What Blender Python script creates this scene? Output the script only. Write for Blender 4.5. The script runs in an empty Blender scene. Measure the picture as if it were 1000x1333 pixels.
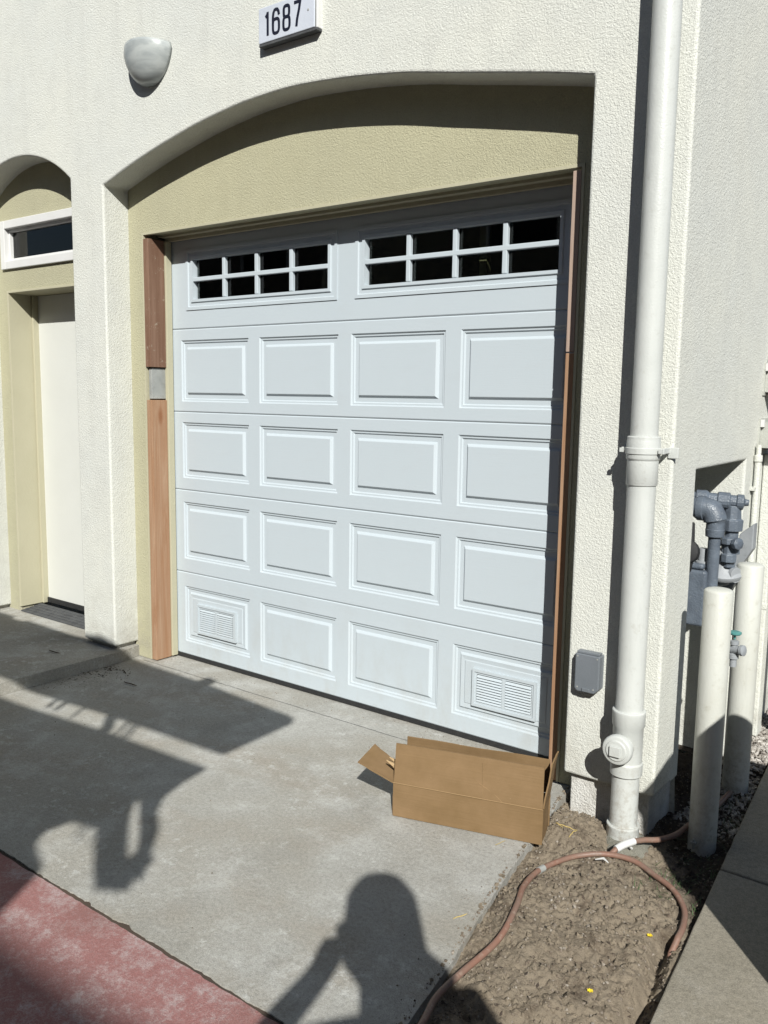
import bpy, bmesh, math, random
from mathutils import Vector, Matrix, noise
random.seed(7)
SC = bpy.context.scene
COL = SC.collection
R = math.radians
V = Vector

# ------------------------------------------------------------------ camera
cam_d = bpy.data.cameras.new('camera')
cam = bpy.data.objects.new('camera', cam_d); COL.objects.link(cam)
cam.location = (3.9182, -3.2259, 1.5311)
cam.rotation_euler = (1.4376, -0.0147, 0.6489)
cam_d.sensor_fit = 'VERTICAL'; cam_d.sensor_height = 24.0
cam_d.lens = 1131.1 / 1333 * 24.0
cam_d.clip_start = 0.005; cam_d.clip_end = 2000
SC.camera = cam
SC.render.resolution_x = 768; SC.render.resolution_y = 1024
# ------------------------------------------------------------------ sky, sun, exposure
AZ, EL = R(39.5), R(35.3)
SUN = V((-math.sin(AZ)*math.cos(EL), math.cos(AZ)*math.cos(EL), -math.sin(EL)))   # direction the light travels
w = bpy.data.worlds.new('World'); SC.world = w; w.use_nodes = True
nt = w.node_tree; nt.nodes.clear()
sky = nt.nodes.new('ShaderNodeTexSky'); sky.sky_type = 'NISHITA'; sky.sun_disc = False
sky.sun_elevation = EL; sky.sun_rotation = math.atan2(-SUN.x, -SUN.y)
sky.air_density = 1.0; sky.dust_density = 0.6; sky.ozone_density = 1.0
bg = nt.nodes.new('ShaderNodeBackground'); bg.inputs['Strength'].default_value = 0.05
wo = nt.nodes.new('ShaderNodeOutputWorld')
nt.links.new(sky.outputs[0], bg.inputs[0]); nt.links.new(bg.outputs[0], wo.inputs[0])
sd = bpy.data.lights.new('sun', 'SUN'); sun = bpy.data.objects.new('sun', sd); COL.objects.link(sun)
sd.energy = 5.0; sd.angle = R(0.53); sd.color = (1.0, 0.985, 0.93)
sun.rotation_euler = SUN.to_track_quat('-Z', 'Y').to_euler(); sun.location = (8, -8, 8)
SC.view_settings.view_transform = 'Standard'; SC.view_settings.look = 'None'
SC.view_settings.exposure = 0.46; SC.view_settings.gamma = 1.0
SC.view_settings.use_curve_mapping = False

# ------------------------------------------------------------------ materials
KA = 0.75
def rgb(r, g, b): return (r, g, b, 1.0)
class Mat:
    def __init__(s, name, rough=0.8, spec=0.3, metal=0.0):
        s.m = bpy.data.materials.new(name); s.m.use_nodes = True
        s.t = s.m.node_tree; s.b = s.t.nodes['Principled BSDF']
        s.b.inputs['Roughness'].default_value = rough
        s.b.inputs['Specular IOR Level'].default_value = spec
        s.b.inputs['Metallic'].default_value = metal
        s.tc = s.t.nodes.new('ShaderNodeTexCoord')
    def n(s, k, **kw):
        o = s.t.nodes.new(k)
        for a, b in kw.items(): setattr(o, a, b)
        return o
    def l(s, a, b): s.t.links.new(a, b)
    def map(s, scale=(1,1,1), rot=(0,0,0)):
        o = s.n('ShaderNodeMapping'); o.inputs['Scale'].default_value = scale; o.inputs['Rotation'].default_value = rot
        s.l(s.tc.outputs['Object'], o.inputs['Vector']); return o.outputs[0]
    def noise(s, scale, detail=3, rough=.55, vec=None, dist=0):
        o = s.n('ShaderNodeTexNoise'); o.inputs['Scale'].default_value = scale
        o.inputs['Detail'].default_value = detail; o.inputs['Roughness'].default_value = rough
        o.inputs['Distortion'].default_value = dist
        s.l(vec or s.tc.outputs['Object'], o.inputs['Vector']); return o.outputs['Fac']
    def vor(s, scale, feature='F1', vec=None):
        o = s.n('ShaderNodeTexVoronoi', feature=feature); o.inputs['Scale'].default_value = scale
        s.l(vec or s.tc.outputs['Object'], o.inputs['Vector']); return o.outputs['Distance']
    def ramp(s, fac, stops):
        o = s.n('ShaderNodeValToRGB'); e = o.color_ramp.elements
        while len(e) < len(stops): e.new(0.5)
        for q, (p, c) in zip(e, stops): q.position = p; q.color = c if len(c) == 4 else (*c, 1)
        s.l(fac, o.inputs[0]); return o.outputs[0]
    def mix(s, fac, a, b, mode='MIX'):
        o = s.n('ShaderNodeMix', data_type='RGBA', blend_type=mode)
        for i, v in ((0, fac), (6, a), (7, b)):
            if isinstance(v, (int, float)): o.inputs[i].default_value = v
            elif isinstance(v, tuple): o.inputs[i].default_value = v if len(v) == 4 else (*v, 1)
            else: s.l(v, o.inputs[i])
        return o.outputs[2]
    def add(s, a, ka, b, kb):
        m1 = s.n('ShaderNodeMath', operation='MULTIPLY'); m1.inputs[1].default_value = ka; s.l(a, m1.inputs[0])
        m2 = s.n('ShaderNodeMath', operation='MULTIPLY'); m2.inputs[1].default_value = kb; s.l(b, m2.inputs[0])
        m3 = s.n('ShaderNodeMath', operation='ADD'); s.l(m1.outputs[0], m3.inputs[0]); s.l(m2.outputs[0], m3.inputs[1])
        return m3.outputs[0]
    def color(s, c):
        """link the base colour, taken down by one common factor (the exposure makes up for it)"""
        s.l(s.mix(1.0, c, (KA, KA, KA), 'MULTIPLY'), s.b.inputs['Base Color'])
        return s
    def bump(s, h, dist=.003, strength=1.0):
        o = s.n('ShaderNodeBump'); o.inputs['Distance'].default_value = dist; o.inputs['Strength'].default_value = strength
        s.l(h, o.inputs['Height']); s.l(o.outputs[0], s.b.inputs['Normal']); return s

def stucco(name, c1, c2, stain, bump=1.0, fine=1.0):
    M = Mat(name, .92, .15)
    big = M.noise(1.7, 4, .6); mid = M.noise(11, 4, .6)
    base = M.mix(M.ramp(big, [(.35, (0,0,0)), (.68, (1,1,1))]), c1, c2)
    streak = M.noise(1.0, 4, .6, M.map((14, 14, 1.1)))
    base = M.mix(M.ramp(streak, [(.52, (0,0,0)), (.8, (.45,.45,.45))]), base, stain)
    base = M.mix(M.ramp(mid, [(.45, (0,0,0)), (.75, (.38,.38,.38))]), base, stain)
    gm = M.n('ShaderNodeNewGeometry'); sz = M.n('ShaderNodeSeparateXYZ'); M.l(gm.outputs['Position'], sz.inputs[0])
    lo = M.n('ShaderNodeMapRange'); lo.inputs[1].default_value = .45; lo.inputs[2].default_value = .08; M.l(sz.outputs[2], lo.inputs[0])
    mu = M.n('ShaderNodeMath', operation='MULTIPLY'); M.l(lo.outputs[0], mu.inputs[0]); M.l(M.ramp(M.noise(8, 7, .75), [(.45, (0,0,0)), (.68, (.6,.6,.6))]), mu.inputs[1])
    base = M.mix(mu.outputs[0], base, (.42,.39,.33))
    g = M.noise(190*fine, 3, .7); v = M.noise(95*fine, 4, .65, None, .3)
    grain = M.ramp(g, [(.30, (.84,.84,.84)), (.62, (1.03,1.03,1.03))])
    base = M.mix(1.0, base, grain, 'MULTIPLY')
    spots = M.ramp(M.vor(7.0), [(0.0, (.35,.32,.28)), (.016, (1,1,1))])
    base = M.mix(.8, base, spots, 'MULTIPLY')
    M.color(base); M.bump(M.add(g, .5, v, 1.0), .0038*bump)
    return M.m
m_stucco = stucco('white_stucco', (.81,.815,.745), (.765,.78,.735), (.66,.665,.62))
m_stucco_side = m_stucco
m_tan = stucco('tan_stucco', (.555,.53,.365), (.515,.495,.35), (.47,.445,.305), 1.0)
m_found = stucco('foundation_stucco', (.82,.81,.77), (.76,.75,.71), (.55,.53,.48), 1.6)

M = Mat('tan_paint', .6, .35)
n1 = M.noise(6, 3); M.color(M.mix(n1, (.50,.475,.335), (.56,.53,.385))); M.bump(M.noise(70, 3), .001); m_tanpaint = M.m

def paint(name, c, c2=None, rough=.45, scale=5, dirt=None, bump=.0006, splash=False):
    M = Mat(name, rough, .4)
    base = M.mix(M.ramp(M.noise(scale, 4, .6), [(.35, (0,0,0)), (.7, (1,1,1))]), c, c2 or tuple(x*.93 for x in c))
    if dirt: base = M.mix(M.ramp(M.noise(scale*4, 5, .7), [(.58, (0,0,0)), (.75, (.6,.6,.6))]), base, dirt)
    if splash:
        gm = M.n('ShaderNodeNewGeometry'); sz = M.n('ShaderNodeSeparateXYZ'); M.l(gm.outputs['Position'], sz.inputs[0])
        lo = M.n('ShaderNodeMapRange'); lo.inputs[1].default_value = .38; lo.inputs[2].default_value = .0; M.l(sz.outputs[2], lo.inputs[0])
        mu = M.n('ShaderNodeMath', operation='MULTIPLY'); M.l(lo.outputs[0], mu.inputs[0]); M.l(M.ramp(M.noise(34, 8, .8), [(.47, (0,0,0)), (.62, (.6,.6,.6))]), mu.inputs[1])
        base = M.mix(mu.outputs[0], base, (.30,.25,.19))
        base = M.mix(M.ramp(M.noise(1, 6, .75, M.map((22, 22, 2.2))), [(.54, (0,0,0)), (.72, (.45,.45,.45))]), base, tuple(x*.74 for x in c))
    M.color(base); M.bump(M.noise(180, 2), bump); return M.m
# steel garage door: embossed wood-grain paint
M = Mat('garage_door_enamel', .42, .4)
gr = M.noise(1, 4, .65, M.map((9, 60, 160)))
base = M.mix(M.noise(1.6, 3), (.555,.625,.67), (.59,.655,.70))
base = M.mix(M.ramp(M.noise(2.2, 5, .7, M.map((1, 1, 2.6))), [(.55, (0,0,0)), (.78, (.35,.35,.35))]), base, (.53,.56,.585))
sz = M.n('ShaderNodeSeparateXYZ'); gm_ = M.n('ShaderNodeNewGeometry'); M.l(gm_.outputs['Position'], sz.inputs[0])
lo = M.n('ShaderNodeMapRange'); lo.inputs[1].default_value = .55; lo.inputs[2].default_value = .0; lo.inputs[3].default_value = .05; lo.inputs[4].default_value = .75; M.l(sz.outputs[2], lo.inputs[0])
du = M.n('ShaderNodeMath', operation='MULTIPLY'); M.l(lo.outputs[0], du.inputs[0])
dn = M.noise(1, 8, .75, M.map((5, 5, 2.2))); dr_ = M.ramp(dn, [(.47, (0,0,0)), (.66, (.55,.55,.55))]); M.l(dr_, du.inputs[1])
base = M.mix(du.outputs[0], base, (.46, .45, .41))
M.color(base); M.bump(gr, .0004); m_door = M.m
m_white = paint('white_trim_paint', (.80,.80,.79), (.75,.75,.73))
m_entry = paint('cream_door_paint', (.74,.75,.71), (.72,.73,.69))
m_pvc = paint('painted_pipe', (.66,.68,.655), (.61,.63,.605), .38, 7, (.48,.47,.42), .0008, True)
m_boll = paint('cream_bollard_paint', (.64,.65,.60), (.59,.59,.53), .45, 6, (.42,.40,.33), .001, True)
m_grey = paint('grey_box_paint', (.20,.22,.245), (.17,.19,.21), .42)
m_meter = paint('meter_grey_paint', (.15,.18,.22), (.10,.12,.15), .35, 22, (.30,.32,.34), .002)
m_meterlight = paint('light_grey_paint', (.36,.38,.40), (.30,.32,.34), .5, 16, (.2,.19,.17), .001)
m_hood = paint('painted_vent_hood', (.55,.56,.51), (.48,.49,.44), .6, 14, (.3,.28,.24), .002)
m_black = paint('black_rubber', (.02,.021,.023), (.03,.03,.03), .7, 30, (.10,.095,.085))
m_digit = paint('black_digit', (.012,.014,.03), (.02,.02,.035), .4)
m_plate = paint('number_plate_plastic', (.66,.70,.78), (.60,.64,.72), .35)
m_sill = paint('dark_sill_wood', (.10,.105,.11), (.06,.062,.066), .7, 20, (.18,.17,.15), .002)
m_steel = paint('dull_steel', (.42,.43,.41), (.30,.31,.30), .45, 10, (.2,.17,.13))
m_dark = paint('dark_interior', (.035,.033,.03), (.025,.024,.022), .9)
m_rail = paint('rail_paint', (.42,.40,.20), (.3,.28,.15), .5)

M = Mat('alabaster_glass', .3, .5)
sw = M.noise(1, 4, .6, M.map((5, 5, 16), (0, .5, 0)), 1.2)
M.color(M.mix(M.ramp(sw, [(.42, (0,0,0)), (.62, (1,1,1))]), (.40,.43,.43), (.52,.55,.54))); m_lamp = M.m

def wood(name, c1, c2, c3, rot=False, wear=None):
    M = Mat(name, .78, .2)
    vec = M.map((26, 26, 1.3)); f = M.noise(1, 5, .7, vec, 1.2)
    col = M.mix(M.ramp(f, [(.36, (0,0,0)), (.66, (1,1,1))]), c1, c2)
    k = M.vor(1, 'F1', M.map((7, 7, 2.6)))
    col = M.mix(M.ramp(k, [(.05, (.8,.8,.8)), (.16, (0,0,0))]), col, c3)
    if wear: col = M.mix(M.ramp(M.noise(24, 6, .75), [(.60, (0,0,0)), (.66, (.9,.9,.9))]), col, wear)
    M.color(col); M.bump(f, .0018); return M.m
m_fir = wood('new_fir_board', (.37,.205,.115), (.46,.305,.20), (.28,.12,.055))
m_oldwood = wood('old_red_board', (.19,.105,.068), (.27,.165,.115), (.11,.06,.035), wear=(.36,.29,.22))
m_graywood = wood('weathered_board', (.42,.31,.25), (.50,.38,.31), (.25,.13,.09))

M = Mat('glass_pane', .02, .5); t = M.t
t.nodes.remove(M.b)
gl = M.n('ShaderNodeBsdfGlossy'); gl.inputs['Roughness'].default_value = .015
tr = M.n('ShaderNodeBsdfTransparent'); tr.inputs[0].default_value = (.62,.66,.64,1)
fr = M.n('ShaderNodeFresnel'); fr.inputs[0].default_value = 1.5
mx = M.n('ShaderNodeMixShader'); M.l(fr.outputs[0], mx.inputs[0]); M.l(tr.outputs[0], mx.inputs[1]); M.l(gl.outputs[0], mx.inputs[2])
M.l(mx.outputs[0], t.nodes['Material Output'].inputs[0]); m_glass = M.m

def concrete(name, c1, c2, light, dark, bump=1.0, rust=None):
    M = Mat(name, .9, .2)
    big = M.noise(1.1, 6, .62); mid = M.noise(4.5, 9, .74)
    base = M.mix(M.ramp(big, [(.40, (0,0,0)), (.60, (1,1,1))]), c1, c2)
    base = M.mix(M.ramp(M.noise(2.3, 7, .7, M.map((1,1,1), (0,0,1.1))), [(.50, (0,0,0)), (.68, (.7,.7,.7))]), base, dark)
    if rust: base = M.mix(M.ramp(M.noise(1.7, 5, .6, M.map((1,1.4,1), (0,0,.5))), [(.50, (0,0,0)), (.68, (.6,.6,.6))]), base, rust)
    base = M.mix(M.ramp(mid, [(.50, (0,0,0)), (.68, (.55,.55,.55))]), base, light)
    gate = M.ramp(M.noise(1.9, 4, .6, M.map((1,1,1), (0,0,2.0))), [(.45, (0,0,0)), (.6, (1,1,1))])
    spl = M.ramp(M.noise(17, 10, .80), [(.535, (0,0,0)), (.60, (.75,.75,.75))])
    both = M.n('ShaderNodeMath', operation='MULTIPLY'); M.l(gate, both.inputs[0]); M.l(spl, both.inputs[1])
    base = M.mix(both.outputs[0], base, light)
    spk = M.noise(75, 6, .8); base = M.mix(1.0, base, M.ramp(spk, [(.36, (.80,.80,.80)), (.5, (1,1,1)), (.66, (1.16,1.16,1.16))]), 'MULTIPLY')
    pit = M.ramp(M.vor(55), [(.0, (.4,.4,.4)), (.09, (1,1,1))])
    g = M.noise(300, 3, .75)
    base = M.mix(1.0, base, M.ramp(g, [(.3, (.76,.76,.76)), (.65, (1.1,1.1,1.1))]), 'MULTIPLY')
    base = M.mix(.55, base, pit, 'MULTIPLY')
    M.color(base); M.bump(M.add(g, .5, spk, 1.2), .0026*bump); return M.m
m_conc = concrete('driveway_concrete', (.43,.41,.36), (.485,.48,.445), (.68,.68,.65), (.36,.35,.315), 1.0, (.40,.355,.29))
m_walk = concrete('walkway_concrete', (.335,.305,.245), (.37,.335,.27), (.41,.38,.32), (.29,.265,.21), .8)
m_foot = concrete('footing_concrete', (.27,.255,.21), (.33,.32,.27), (.40,.39,.34), (.2,.19,.15), 2.0)

# red painted pavement, worn through to grey
M = Mat('red_painted_pavement', .85, .25)
b1 = M.mix(M.noise(3, 4), (.44,.215,.20), (.385,.18,.17))
wr = M.noise(7.5, 12, .88); b1 = M.mix(M.ramp(wr, [(.49, (0,0,0)), (.60, (.85,.85,.85))]), b1, (.60,.50,.49))
wr2 = M.noise(85, 8, .9); b1 = M.mix(M.ramp(wr2, [(.52, (0,0,0)), (.62, (.65,.65,.65))]), b1, (.55,.40,.39))
b1 = M.mix(M.ramp(M.noise(2.1, 4, .6), [(.5, (0,0,0)), (.7, (.5,.5,.5))]), b1, (.28,.15,.13))
g = M.noise(260, 3, .7); b1 = M.mix(1.0, b1, M.ramp(g, [(.3, (.72,.72,.72)), (.66, (1.1,1.1,1.1))]), 'MULTIPLY')
M.color(b1); M.bump(M.add(g, .7, wr2, 1.0), .003); m_red = M.m

M = Mat('bare_soil', .97, .1)
b1 = M.mix(M.noise(4.5, 6, .7), (.25,.205,.15), (.37,.31,.235))
b1 = M.mix(M.ramp(M.noise(7, 5, .75, None, .5), [(.53, (0,0,0)), (.66, (.75,.75,.75))]), b1, (.12,.09,.066))
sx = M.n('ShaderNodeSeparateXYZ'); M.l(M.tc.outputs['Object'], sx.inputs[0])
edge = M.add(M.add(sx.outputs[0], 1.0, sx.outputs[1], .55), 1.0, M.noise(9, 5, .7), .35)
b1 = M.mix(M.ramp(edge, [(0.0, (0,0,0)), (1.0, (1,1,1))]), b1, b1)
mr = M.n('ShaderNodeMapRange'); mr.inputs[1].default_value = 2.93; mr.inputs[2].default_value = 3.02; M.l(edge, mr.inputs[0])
b1 = M.mix(mr.outputs[0], b1, (.075, .062, .050))            # shade round the bollards painted into the soil colour
b1 = M.mix(M.ramp(M.noise(48, 5, .75), [(.60, (0,0,0)), (.70, (.8,.8,.8))]), b1, (.46,.38,.27))
b1 = M.mix(M.ramp(M.vor(95), [(.0, (.9,.9,.9)), (.12, (0,0,0))]), b1, (.06,.045,.035))
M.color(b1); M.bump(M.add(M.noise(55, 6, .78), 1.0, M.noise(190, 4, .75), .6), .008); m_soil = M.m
def stonem(name, a, b, c):
    M = Mat(name, .9, .2); oi = M.n('ShaderNodeObjectInfo')
    M.color(M.ramp(M.noise(38, 2), [(.3, a), (.5, b), (.7, c)])); M.bump(M.noise(150, 3), .001); return M.m
m_pebble = stonem('pebble_stone', (.13,.10,.075), (.22,.18,.14), (.42,.38,.33))
m_gravel = stonem('gravel_stone', (.22,.19,.17), (.40,.37,.33), (.62,.59,.55))

# cardboard
M = Mat('cardboard', .85, .15)
b1 = M.mix(M.ramp(M.noise(4.5, 6, .7), [(.35, (0,0,0)), (.65, (1,1,1))]), (.225,.145,.070), (.285,.186,.099))
b1 = M.mix(M.ramp(M.noise(1, 5, .75, M.map((6, 6, 40))), [(.52, (0,0,0)), (.75, (.35,.35,.35))]), b1, (.31,.20,.10))
b1 = M.mix(M.ramp(M.noise(16, 6, .8), [(.66, (0,0,0)), (.72, (.6,.6,.6))]), b1, (.40,.28,.16))
M.color(b1); M.bump(M.noise(1, 3, .6, M.map((3, 3, 130))), .0008); m_card = M.m
m_crease = paint('cardboard_crease', (.33,.215,.105), (.36,.24,.12), .9)
m_cardtorn = paint('torn_cardboard', (.42,.29,.15), (.47,.33,.18), .9)
M = Mat('rubber_hose', .5, .4)
b1 = M.mix(M.ramp(M.noise(9, 5, .7), [(.4, (0,0,0)), (.62, (1,1,1))]), (.27,.145,.105), (.23,.155,.12))
b1 = M.mix(M.ramp(M.noise(60, 4, .7), [(.55, (0,0,0)), (.7, (.6,.6,.6))]), b1, (.38,.29,.23))
M.color(b1); M.bump(M.noise(90, 3), .001); m_hose = M.m
m_straw = paint('dry_straw', (.62,.47,.17), (.5,.38,.14), .8)
m_yellow = paint('yellow_petal', (.85,.65,.03), (.8,.55,.02), .6)
m_twig = paint('dark_twig', (.06,.045,.035), (.1,.07,.05), .9)
m_litter = paint('white_litter', (.78,.78,.76), (.7,.7,.68), .6)
m_skin = paint('skin', (.45,.28,.2), (.42,.26,.19), .5)
m_shirt = paint('navy_shirt', (.05,.06,.10), (.045,.05,.09), .9)
m_jeans = paint('blue_jeans', (.08,.10,.16), (.06,.08,.14), .9)
m_hair = paint('dark_hair', (.03,.022,.017), (.04,.03,.02), .6)
m_bin = paint('blue_bin_plastic', (.04,.09,.16), (.04,.08,.14), .5)
m_roof = paint('roof_shingle', (.16,.13,.11), (.12,.10,.09), .9)
m_shadow_wall = stucco('shadow_house_stucco', (.30,.27,.22), (.27,.245,.20), (.22,.2,.17))  # wall of the unseen house, darkened so it bounces less light
m_leaf = paint('green_leaf', (.06,.11,.035), (.04,.08,.03), .6)
m_teal = paint('teal_tape', (.10,.32,.30), (.08,.25,.24), .5)

# ------------------------------------------------------------------ mesh helpers
def link(name, me, mat, parent=None, smooth=False, bevel=0, segs=2, angle=30):
    o = bpy.data.objects.new(name, me); COL.objects.link(o)
    if mat: me.materials.append(mat)
    if parent: o.parent = parent; o.matrix_parent_inverse = parent.matrix_basis.inverted()
    if smooth:
        for p in me.polygons: p.use_smooth = True
        me.set_sharp_from_angle(angle=R(40))
    if bevel:
        b = o.modifiers.new('bevel', 'BEVEL'); b.width = bevel; b.segments = segs; b.limit_method = 'ANGLE'; b.angle_limit = R(angle)
        b.harden_normals = False
    return o
def fin(bm, name, mat, parent=None, merge=True, **k):
    if merge: bmesh.ops.remove_doubles(bm, verts=bm.verts, dist=1e-5)
    bmesh.ops.recalc_face_normals(bm, faces=bm.faces)
    me = bpy.data.meshes.new(name); bm.to_mesh(me); bm.free()
    return link(name, me, mat, parent, **k)
def face(bm, pts):
    return bm.faces.new([bm.verts.new(p) for p in pts])
def bx(bm, x0, x1, y0, y1, z0, z1, M4=None):
    vs = [V((x, y, z)) for x in (x0, x1) for y in (y0, y1) for z in (z0, z1)]
    if M4: vs = [M4 @ v for v in vs]
    v = [bm.verts.new(p) for p in vs]
    for f in ((0,1,3,2), (4,6,7,5), (0,4,5,1), (2,3,7,6), (0,2,6,4), (1,5,7,3)): bm.faces.new([v[i] for i in f])
def box(name, x0, x1, y0, y1, z0, z1, mat, parent=None, **k):
    bm = bmesh.new(); bx(bm, x0, x1, y0, y1, z0, z1); return fin(bm, name, mat, parent, merge=False, **k)
def ring(c, ax, r, n, ph=0, up=None):
    ax = V(ax).normalized(); a = V(up) if up else (V((0,0,1)) if abs(ax.z) < .9 else V((1,0,0)))
    u = ax.cross(a).normalized(); v = ax.cross(u)
    return [V(c) + r*(math.cos(2*math.pi*i/n+ph)*u + math.sin(2*math.pi*i/n+ph)*v) for i in range(n)]
def loft(bm, rings, cap=True):
    vs = [[bm.verts.new(p) for p in r] for r in rings]; n = len(vs[0])
    for a, b in zip(vs, vs[1:]):
        for i in range(n): bm.faces.new((a[i], a[(i+1)%n], b[(i+1)%n], b[i]))
    if cap: bm.faces.new(vs[0][::-1]); bm.faces.new(vs[-1])
def lathe(bm, c, ax, prof, n=24):
    """prof: (distance along axis, radius)"""
    ax = V(ax).normalized(); loft(bm, [ring(V(c)+ax*d, ax, r, n) for d, r in prof])
def tube(bm, pts, r, n=12, closed_cap=True):
    pts = [V(p) for p in pts]; rr = []
    prev = None
    for i, p in enumerate(pts):
        d = (pts[min(i+1, len(pts)-1)] - pts[max(i-1, 0)]).normalized()
        a = prev if prev is not None else (V((0,0,1)) if abs(d.z) < .9 else V((1,0,0)))
        u = d.cross(a).normalized(); v = u.cross(d).normalized(); prev = v
        q = r[i] if isinstance(r, (list, tuple)) else r
        rr.append([p + q*(math.cos(2*math.pi*k/n)*u + math.sin(2*math.pi*k/n)*v) for k in range(n)])
    loft(bm, rr, closed_cap)
def spline(pts, m=8):
    pts = [V(p) for p in pts]; P = [2*pts[0]-pts[1]] + pts + [2*pts[-1]-pts[-2]]; out = []
    for i in range(1, len(P)-2):
        for k in range(m):
            t = k/m; a, b, c, d = P[i-1], P[i], P[i+1], P[i+2]
            out.append(.5*((2*b)+(c-a)*t+(2*a-5*b+4*c-d)*t*t+(3*b-a-3*c+d)*t**3))
    out.append(pts[-1]); return out
def prism(bm, poly, z0, z1, z0f=None):
    a = [bm.verts.new((x, y, z0)) for x, y in poly]; b = [bm.verts.new((x, y, z1)) for x, y in poly]; n = len(a)
    bm.faces.new(b); bm.faces.new(a[::-1])
    for i in range(n): bm.faces.new((a[i], a[(i+1)%n], b[(i+1)%n], b[i]))
def thing(name, label, cat, loc=(0,0,0), group=None, rz=0):
    o = bpy.data.objects.new(name, None); COL.objects.link(o); o.location = loc; o.rotation_euler = (0,0,rz)
    o.empty_display_size = .1
    o['label'] = label; o['category'] = cat
    if group: o['group'] = group
    bpy.context.view_layer.update()
    return o
def tag(o, label, cat, group=None):
    o['label'] = label; o['category'] = cat
    if group: o['group'] = group
    return o
def struct(o): o['kind'] = 'structure'; return o
def stuff(o): o['kind'] = 'stuff'; return o
def nz(x, y, z=0, s=1): return noise.noise(V((x*s, y*s, z*s)))

# ================================================================== SETTING: ground
YO, YT = -.306, -.148        # front plane of the white facade, plane of the tan recess walls
bm = bmesh.new(); face(bm, [(-400,-400,-.20), (400,-400,-.20), (400,400,-.20), (-400,400,-.20)])
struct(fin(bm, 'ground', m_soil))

SL_Y = -1.805                # front edge of the driveway slab
def edge_r(y):               # right edge of the driveway slab
    pts = [(.3,2.56), (-.23,2.56), (-.5,2.60), (-1.02,2.69), (-1.35,2.76), (-1.805,2.83)]
    for (a, xa), (b, xb) in zip(pts, pts[1:]):
        if b <= y <= a: return xa+(xb-xa)*(a-y)/(a-b)
    return 2.56
def slab_poly(x_from, jag=.006):
    poly = [(x_from, .02), (2.56, .02)]
    y = -.1
    while y > SL_Y+.02: poly.append((edge_r(y)+.006*nz(y*9, 3), y)); y -= .03
    x = edge_r(SL_Y)
    while x > x_from:
        j = .005*nz(x*14, 1.5) + .004*nz(x*50, 8)
        if abs(x-1.93) < .03: j += .010*(1-abs(x-1.93)/.03)
        if abs(x-1.74) < .01: j += .008
        poly.append((x, SL_Y + max(j, -.004))); x -= .012
    poly.append((x_from, SL_Y)); return poly
bm = bmesh.new(); prism(bm, slab_poly(-3.2), -.12, 0.0)
struct(fin(bm, 'driveway_slab', m_conc))
# raised entry step beside the driveway
PX = -.16; PZ = .066
bm = bmesh.new()
poly = [(-3.2, SL_Y-.0), (PX, SL_Y-.0)]
y = SL_Y
while y < -.30: poly.append((PX+.004*nz(y*12, 4), y)); y += .05
poly += [(PX, YO+.02), (PX-.05, -.02), (-3.2, -.02)]
prism(bm, poly, .001, PZ)
struct(fin(bm, 'entry_step_slab', m_conc, bevel=.008))
# cracked saw-cut line on the apron in front of the door
bm = bmesh.new()
x = -.1; pts = []
while x < 2.45: pts.append((x, -.185+.004*nz(x*7, 2)+.003*nz(x*30, 5))); x += .03
for (xa, ya), (xb, yb) in zip(pts, pts[1:]):
    wd = .0016+.0012*nz(xa*20, 9); face(bm, [(xa, ya-wd, .0015), (xb, yb-wd, .0015), (xb, yb+wd, .0015), (xa, ya+wd, .0015)])
struct(fin(bm, 'pavement_crack', m_sill))
bm = bmesh.new(); y0 = SL_Y-.010
poly = [(-9, -16), (16, -16), (16, y0)]
x = 3.3
while x > -1.5: poly.append((x, y0+.004*nz(x*11, 7)+.003*nz(x*45, 2))); x -= .02
poly.append((-9, y0)); prism(bm, poly, -.14, -.003)
struct(fin(bm, 'red_pavement', m_red))
# joint between slab and red pavement is packed with dark debris
bm = bmesh.new(); bx(bm, -3.2, 2.84, SL_Y-.03, SL_Y+.03, -.12, -.0045); struct(fin(bm, 'joint_filler', m_twig))

# walkway on the right, three slabs with open joints
def wx(y): return 3.198 - .09*(y+.41) if y < .2 else 3.143-.085*(y-.2)
def wslab(ya, yb):
    poly = []; y = ya
    while y < yb-.001: poly.append((wx(y)+.003*nz(y*15, 3), y)); y += .06
    poly.append((wx(yb), yb)); poly += [(4.55, yb), (4.55, ya)]
    bm = bmesh.new(); prism(bm, poly[::-1], -.12, .004)
    return fin(bm, 'walkway_slab', m_walk, bevel=.006)
for a, b in ((-1.80, -.415), (-.405, 1.2), (1.21, 3.2), (3.21, 6)): struct(wslab(a, b))

# soil bed: real relief
def soil_h(x, y):
    e = edge_r(min(.02, max(SL_Y, y))); wl = wx(y)
    h = -.035
    d = math.hypot((x-2.96)/.30, (y+.98)/.52)
    h += .050*max(0, 1-d*d)**.6 if d < 1 else 0
    d2 = math.hypot((x-2.70)/.16, (y+.47)/.20); h += .055*max(0, 1-d2*d2) if d2 < 1 else 0
    cd_ = noise.voronoi(V((x*24+.5*nz(x, y, 1, 20), y*24+.5*nz(x, y, 5, 20), 0)))[0]; cl = min(1, max(0, nz(x, y, 8, 5)+.35)*1.6)
    h += .010*cl*min(1, (cd_[1]-cd_[0])*2.2) + .007*noise.fractal(V((x*60, y*60, 2)), .8, 2.1, 4)
    h += .018*nz(x, y, 0, 6) + .015*nz(x, y, 4, 14) + .012*max(0, nz(x, y, 12, 40)-.35)
    # eroded little gully by the walkway
    g = abs(x-(wl-.05-.02*nz(y*5, 2))); h -= .05*max(0, 1-g/.035) if y < -.85 else 0
    if x > wl-.012: h = min(h, -.012)
    if x < e+.02:
        k = (e+.02-x)/.05; h = h*(1-min(1, k)) + (-.03)*min(1, k) + .012*max(0, nz(x, y, 3, 16))*(k < 1.2)
    return h
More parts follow.
